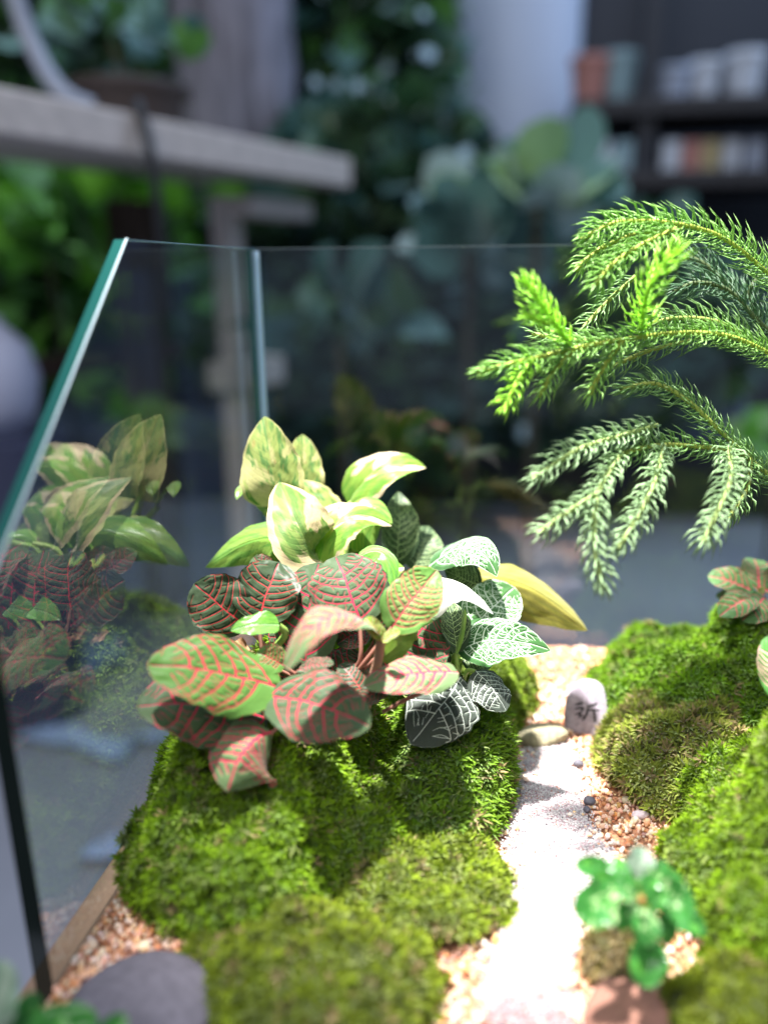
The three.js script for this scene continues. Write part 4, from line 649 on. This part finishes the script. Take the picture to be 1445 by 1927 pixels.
// a plant of large leaves, each leaf a part
function leafPlant(name, c, foot, n, spread, size, mats, geo, label, cat, sd, stemR = 0.004, tilt = 0.7) {
  seed(sd); const root = thing(name, V(c.x, foot, c.z), label, cat);
  part('stem', tube([V(c.x, foot, c.z), V(c.x + 0.01, (foot + c.y) / 2, c.z), c.clone()], stemR, 10, 7), stemDark, root);
  for (let i = 0; i < n; i++) {
    const a = i * 2.4 + rr(-0.4, 0.4), el = rr(-0.4, 1.2), d = V(Math.cos(a) * Math.cos(el), Math.sin(el) * tilt + 0.15, Math.sin(a) * Math.cos(el)), p = c.clone().add(V(d.x * spread[0] * rr(0.2, 1), d.y * spread[1] * rr(0.2, 1), d.z * spread[2] * rr(0.2, 1)));
    const m = new THREE.Mesh(geo, mats[Math.floor(rnd() * mats.length)]); m.name = 'leaf'; m.castShadow = m.receiveShadow = true; m.position.copy(p).sub(root.position); m.quaternion.copy(orient(d.clone().add(V(0, rr(-0.5, 0.4), 0)), rnd() * 6.28)); m.scale.setScalar(size * rr(0.6, 1.2)); root.add(m);
  }
  return root;
}
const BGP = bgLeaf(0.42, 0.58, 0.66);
function bush(name, c, foot, rad, n, size, mats, label, cat, sd, pale = 0) {
  seed(sd); const root = thing(name, V(c.x, foot, c.z), label, cat);
  for (let i = 0; i < 4; i++) part('trunk', tube([V(c.x + rr(-0.05, 0.05), foot, c.z), V(c.x + rr(-0.1, 0.1), (foot + c.y) / 2, c.z), c.clone().add(V(rr(-0.6, 0.6) * rad[0], rr(0.2, 0.7) * rad[1], rr(-0.4, 0.4) * rad[2]))], 0.012, 12, 7), stemDark, root);
  mats.forEach((m) => { const l = []; for (let i = 0; i < n / mats.length; i++) { const a = rnd() * 6.283, y = rr(-1, 1), q = Math.cbrt(rnd()), s = Math.sqrt(1 - y * y); const d = V(s * Math.cos(a), y, s * Math.sin(a)), p = c.clone().add(V(d.x * rad[0] * q, d.y * rad[1] * q, d.z * rad[2] * q)); if (fbm(p.x * 5, p.y * 5, p.z * 5, 2) < -0.17) continue; l.push({ p, q: orient(d.add(V(rr(-1, 1), rr(-0.9, 0.5), rr(-1, 1))), rnd() * 6.28), s: size * rr(0.6, 1.3) }); } const o = scatter('crown', smallLeafG, m, l, root); });
  if (pale) { const l = []; for (let i = 0; i < pale; i++) { const p = c.clone().add(V(rr(-0.3, 0.95) * rad[0], rr(-0.8, 0.95) * rad[1], rad[2] * rr(0.7, 0.95))); l.push({ p, q: orient(V(rr(-0.4, 0.4), 1, rr(-0.6, 0.2)), rr(-0.5, 0.5)), s: size * rr(0.3, 0.55) }); } scatter('highlight_leaves', roundLeafG, BGP, l, root); }  // pale leaves added to stand for out of focus highlights
  return root;
}
function pot(name, c, r, h, mat, label, cat = 'pot', group) { const pts = [[0, 0], [r * 0.72, 0], [r * 0.78, h * 0.04], [r * 0.95, h * 0.84], [r * 1.06, h * 0.86], [r * 1.06, h], [r * 0.92, h], [r * 0.9, h * 0.86], [0, h * 0.84]].map(([x, y]) => new THREE.Vector2(x, y)); return solo(name, new THREE.LatheGeometry(pts, 28).translate(c.x, c.y, c.z), mat, label, cat, group); }

{
  const c = at(955, 150, 2.6), root = thing('pale_column', V(c.x, -0.85, c.z), 'smooth pale round column standing between the dark hedge and the storage rack', 'column');
  part('shaft', new THREE.CylinderGeometry(0.225, 0.225, 3.6, 64).translate(c.x, 0.95, c.z), std({ map: noiseTex(128, 128, (u, v) => { const k = 205 + 12 * fbm(u * 6, v * 6, 3); return [k * 0.95, k * 0.98, k * 1.05]; }), roughness: 0.6 }), root);
  part('plinth', new THREE.CylinderGeometry(0.27, 0.28, 0.12, 64).translate(c.x, -0.79, c.z), M.benchWood, root);
}
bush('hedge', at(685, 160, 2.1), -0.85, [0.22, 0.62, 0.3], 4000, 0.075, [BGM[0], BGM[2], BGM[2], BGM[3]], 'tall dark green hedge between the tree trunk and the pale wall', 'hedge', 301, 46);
bush('left_hedge', at(140, 40, 2.4), -0.85, [0.5, 0.45, 0.2], 2400, 0.08, [BGM[2], BGM[3], BGM[0]], 'dark teal hedge behind the bench at the upper left', 'hedge', 306, 0);
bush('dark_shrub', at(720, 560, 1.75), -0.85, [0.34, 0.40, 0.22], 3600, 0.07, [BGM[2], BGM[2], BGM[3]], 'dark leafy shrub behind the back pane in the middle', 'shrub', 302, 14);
bush('low_shrub', at(1080, 620, 1.9), -0.85, [0.42, 0.26, 0.2], 2600, 0.07, [BGM[2], BGM[2], BGM[3]], 'dark shrub behind the tank between the pale succulent and the needle tree', 'shrub', 303);
bush('green_shrub', at(120, 500, 1.75), -0.85, [0.42, 0.22, 0.22], 1800, 0.10, [BGM[1], BGM[1], BGM[0], BGM[2]], 'bright green shrub under the wooden bench', 'shrub', 304);
bush('far_shrub', at(240, 700, 2.1), -0.85, [0.5, 0.22, 0.2], 1600, 0.08, [BGM[2], BGM[2], BGM[0]], 'dark shrub low behind the bright one under the bench', 'shrub', 305);
leafPlant('broad_leaved_plant', at(90, 470, 1.35), TABLE, 34, [0.18, 0.13, 0.09], 0.11, [BGM[1], BGM[1], BGM[0]], bigLeafG, 'broad leaved bright green plant under the wooden bench', 'plant', 311);
leafPlant('pale_succulent', at(1010, 385, 1.25), -0.85, 34, [0.10, 0.07, 0.07], 0.085, [BGM[5], BGM[4], BGM[6], BGM[5]], roundLeafG, 'pale blue green broad leaved plant in front of the pale wall', 'plant', 313, 0.008);
leafPlant('blue_leaved_plant', at(880, 470, 1.30), -0.85, 30, [0.09, 0.09, 0.07], 0.09, [BGM[4], BGM[3], BGM[6], BGM[3]], roundLeafG, 'teal leaved plant left of the pale succulent', 'plant', 314, 0.008);
leafPlant('teal_plant', at(640, 640, 1.2), -0.85, 34, [0.13, 0.12, 0.08], 0.075, [BGM[3], BGM[2], BGM[2]], bigLeafG, 'dark teal leaved plant behind the left part of the back pane', 'plant', 315, 0.007);
leafPlant('yellow_green_plant', at(1455, 860, 1.25), TABLE, 22, [0.05, 0.08, 0.05], 0.06, [BGM[5], BGM[1]], bigLeafG, 'yellow green plant at the right edge behind the tank', 'plant', 316);
{ // bench pots
  const c = at(190, 185, 1.15); c.y = 0.36;
  pot('bench_pot', c.clone().add(V(0.02, 0, -0.05)), 0.085, 0.09, potMat(0.05, 0.035, 0.03), 'dark brown pot on the wooden bench');
  leafPlant('bench_plant', c.clone().add(V(0.0, 0.15, -0.05)), 0.43, 30, [0.14, 0.08, 0.08], 0.06, [BGM[3], BGM[4], BGM[0]], bigLeafG, 'teal leaved plant growing from the dark pot on the bench', 'plant', 321);
  const w = at(78, 120, 0.95); solo('watering_hose', tube([w.clone().add(V(-0.03, 0.10, 0)), w.clone().add(V(-0.008, 0.02, 0)), w.clone().add(V(0.03, -0.035, 0.01)), w.clone().add(V(0.06, -0.05, 0.0))], 0.011, 24, 10), std({ color: C(0.26, 0.29, 0.36), roughness: 0.4 }), 'pale grey hose curving down onto the wooden bench', 'hose');
}
{ // rack at the upper right
  const c = at(1330, 220, 2.3), root = thing('storage_rack', V(c.x, -0.85, c.z), 'dark metal rack with shelves of goods at the upper right', 'rack');
  for (const [px, dz] of [[1215, 0], [1640, 0], [1245, -0.35], [1640, -0.35]]) { const p = at(px, 220, 2.3); box3('upright', p.x, 0.25, p.z + dz, 0.05, 2.2, 0.05, M.rack, root); }
  const left = at(1075, 220, 2.3).x, right = at(1640, 220, 2.3).x;
  const sh = {}; for (const [k, py] of [['upper', 205], ['lower', 340], ['bottom', 480]]) { const p = at(1300, py, 2.3); sh[k] = p.y + 0.02; box3('shelf', (left + right) / 2, p.y, p.z - 0.13, right - left, 0.045, 0.42, M.shelf, root); }
  box3('back_panel', (left + right) / 2, 0.35, c.z - 0.40, right - left, 2.0, 0.02, M.rack, root);
  const pinkM = potMat(0.50, 0.22, 0.18), whiteM = potMat(0.62, 0.64, 0.68), paleM = potMat(0.42, 0.46, 0.55), tealM = potMat(0.28, 0.40, 0.42);
  const put = (px, k, r, h, m, lab) => { const p = at(px, 200, 2.3); pot('shelf_pot', V(p.x, sh[k] + 0.0035, p.z - 0.05), r, h, m, lab, 'pot', 'pots on the storage rack'); };
  put(1108, 'upper', 0.055, 0.12, pinkM, 'salmon pink pot at the left end of the upper rack shelf'); put(1165, 'upper', 0.05, 0.13, tealM, 'pale teal pot beside the pink one on the upper rack shelf');
  put(1265, 'upper', 0.055, 0.09, paleM, 'low pale pot right of the rack upright, upper shelf'); put(1325, 'upper', 0.045, 0.11, whiteM, 'white pot in the middle of the upper rack shelf'); put(1400, 'upper', 0.055, 0.13, whiteM, 'tall white pot at the right of the upper rack shelf');
  const lows = [[1080, paleM, 'pale blue box at the left end of the lower rack shelf'], [1130, whiteM, 'white box second from the left on the lower rack shelf'], [1172, tealM, 'teal box beside the rack upright on the lower shelf'], [1262, whiteM, 'white box first right of the upright on the lower shelf'], [1300, pinkM, 'pinkish box on the lower rack shelf'], [1336, potMat(0.5, 0.4, 0.2), 'ochre box on the lower rack shelf'], [1376, whiteM, 'white box right of the ochre one'], [1420, paleM, 'pale blue box at the right of the lower rack shelf']];
  for (const [px, m, lab] of lows) { const p = at(px, 300, 2.3); solo('shelf_box', box(0.048, 0.085, 0.06, 0.004).translate(p.x, sh.lower + 0.046, p.z - 0.03), m, lab, 'box', 'boxes on the storage rack'); }
}
{ // things on the low table
  const p = at(-20, 735, 1.0), k = 1.06, foot = at(-20, 826, 1.0).y;
  solo('white_vase', new THREE.LatheGeometry([[0, 0], [0.034, 0], [0.052, 0.035], [0.058, 0.07], [0.05, 0.105], [0.03, 0.125], [0.024, 0.132], [0.026, 0.137], [0.02, 0.137], [0.018, 0.12], [0, 0.11]].map(([x, y]) => new THREE.Vector2(x * k, y * k)), 36).translate(p.x, foot + 0.0005, p.z), std({ color: C(0.50, 0.52, 0.66), roughness: 0.5 }), 'pale lavender round vase at the left edge behind the tank', 'vase');
  solo('blue_drum', new THREE.CylinderGeometry(0.082, 0.068, foot - TABLE, 32).translate(p.x, (foot + TABLE) / 2, p.z), std({ color: C(0.045, 0.052, 0.10), roughness: 0.7 }), 'dark blue drum under the pale vase at the left edge', 'drum');
  const patchMat = std({ color: C(0.36, 0.44, 0.62), roughness: 0.35, side: THREE.DoubleSide });  // for sheets added to stand for pale light patches on the table
  const crumple = (px, py, w, d, ry, sd, lab) => { const g = new THREE.PlaneGeometry(w, d, 24, 16).rotateX(-Math.PI / 2), a = g.attributes.position; for (let i = 0; i < a.count; i++) { const gx = a.getX(i), gz = a.getZ(i); a.setX(i, gx * (1 + 0.8 * noise(gz * 18 + sd * 3, 2, sd))); a.setZ(i, gz * (1 + 0.9 * noise(gx * 18, 5, sd * 2))); a.setY(i, 0.006 + 0.03 * Math.abs(fbm(gx * 14 + sd, gz * 14, sd, 3))); } g.computeVertexNormals(); const c = onGround(px, py, TABLE); g.rotateY(ry).translate(c.x, TABLE + 0.001, c.z); solo('light_patch_sheet', g, patchMat, lab, 'sheet', 'sheets added for light patches on the grey table'); };
  crumple(150, 1402, 0.14, 0.05, -0.2, 1, 'crumpled sheet added for a pale blue light patch on the table, left of the moss');
  crumple(300, 1400, 0.12, 0.03, 0.1, 2, 'sheet added for a pale light patch on the table just behind the left moss');
  crumple(215, 1608, 0.06, 0.03, 0.1, 3, 'small scrap added for a light patch on the table near the wooden tray');
  crumple(195, 1235, 0.07, 0.16, 0.5, 4, 'long strip added for a pale blue light streak on the table beyond the side pane');
  const lb = at(230, 815, 1.55), lbh = at(230, 775, 1.55).y - TABLE; solo('storage_tub', box(0.36, lbh, 0.2, 0.02).translate(lb.x, TABLE + lbh / 2, lb.z), std({ color: C(0.10, 0.13, 0.20), roughness: 0.5 }), 'blue grey storage tub behind the tank at the left', 'tub');
  leafPlant('small_leafy_plant', at(245, 720, 1.5), at(245, 775, 1.55).y, 14, [0.045, 0.05, 0.04], 0.06, [BGM[1]], bigLeafG, 'small green plant on the storage tub seen through the side pane', 'plant', 312);
  const cz = at(1120, 900, 2.0), ch = at(1120, 845, 2.0).y; solo('black_cabinet', box(1.5, ch - TABLE, 0.3, 0.006).translate(cz.x + 0.05, (ch + TABLE) / 2, cz.z - 0.15), M.black, 'long black cabinet behind the table at the right', 'cabinet');
  const cr = at(945, 800, 2.0), c1 = at(945, 748, 2.0).y; solo('brown_crate', box(0.32, c1 - ch - 0.001, 0.2, 0.004).translate(cr.x, (c1 + ch) / 2 + 0.0005, cz.z - 0.15), std({ map: woodT(100, 72, 62, 15) , roughness: 0.8 }), 'brown wooden crate on the black cabinet under the pink pot', 'crate');
  const pk = at(880, 700, 2.0); solo('pink_pot', new THREE.LatheGeometry([[0, 0], [0.05, 0], [0.068, 0.12], [0.072, 0.124], [0.06, 0.124], [0, 0.11]].map(([x, y]) => new THREE.Vector2(x, y)), 28).translate(pk.x, c1 + 0.001, cz.z - 0.15), potMat(0.30, 0.13, 0.18), 'dusky pink pot behind the back pane', 'pot');
  const bb = at(1345, 690, 2.0), bh = at(1345, 655, 2.0).y; solo('pale_box', box(0.15, bh - ch, 0.12, 0.006).translate(bb.x, (bh + ch) / 2 + 0.001, cz.z - 0.15), potMat(0.26, 0.30, 0.42), 'pale blue box on the cabinet seen between the conifer branches', 'box');
}

renderer.render(scene, camera);
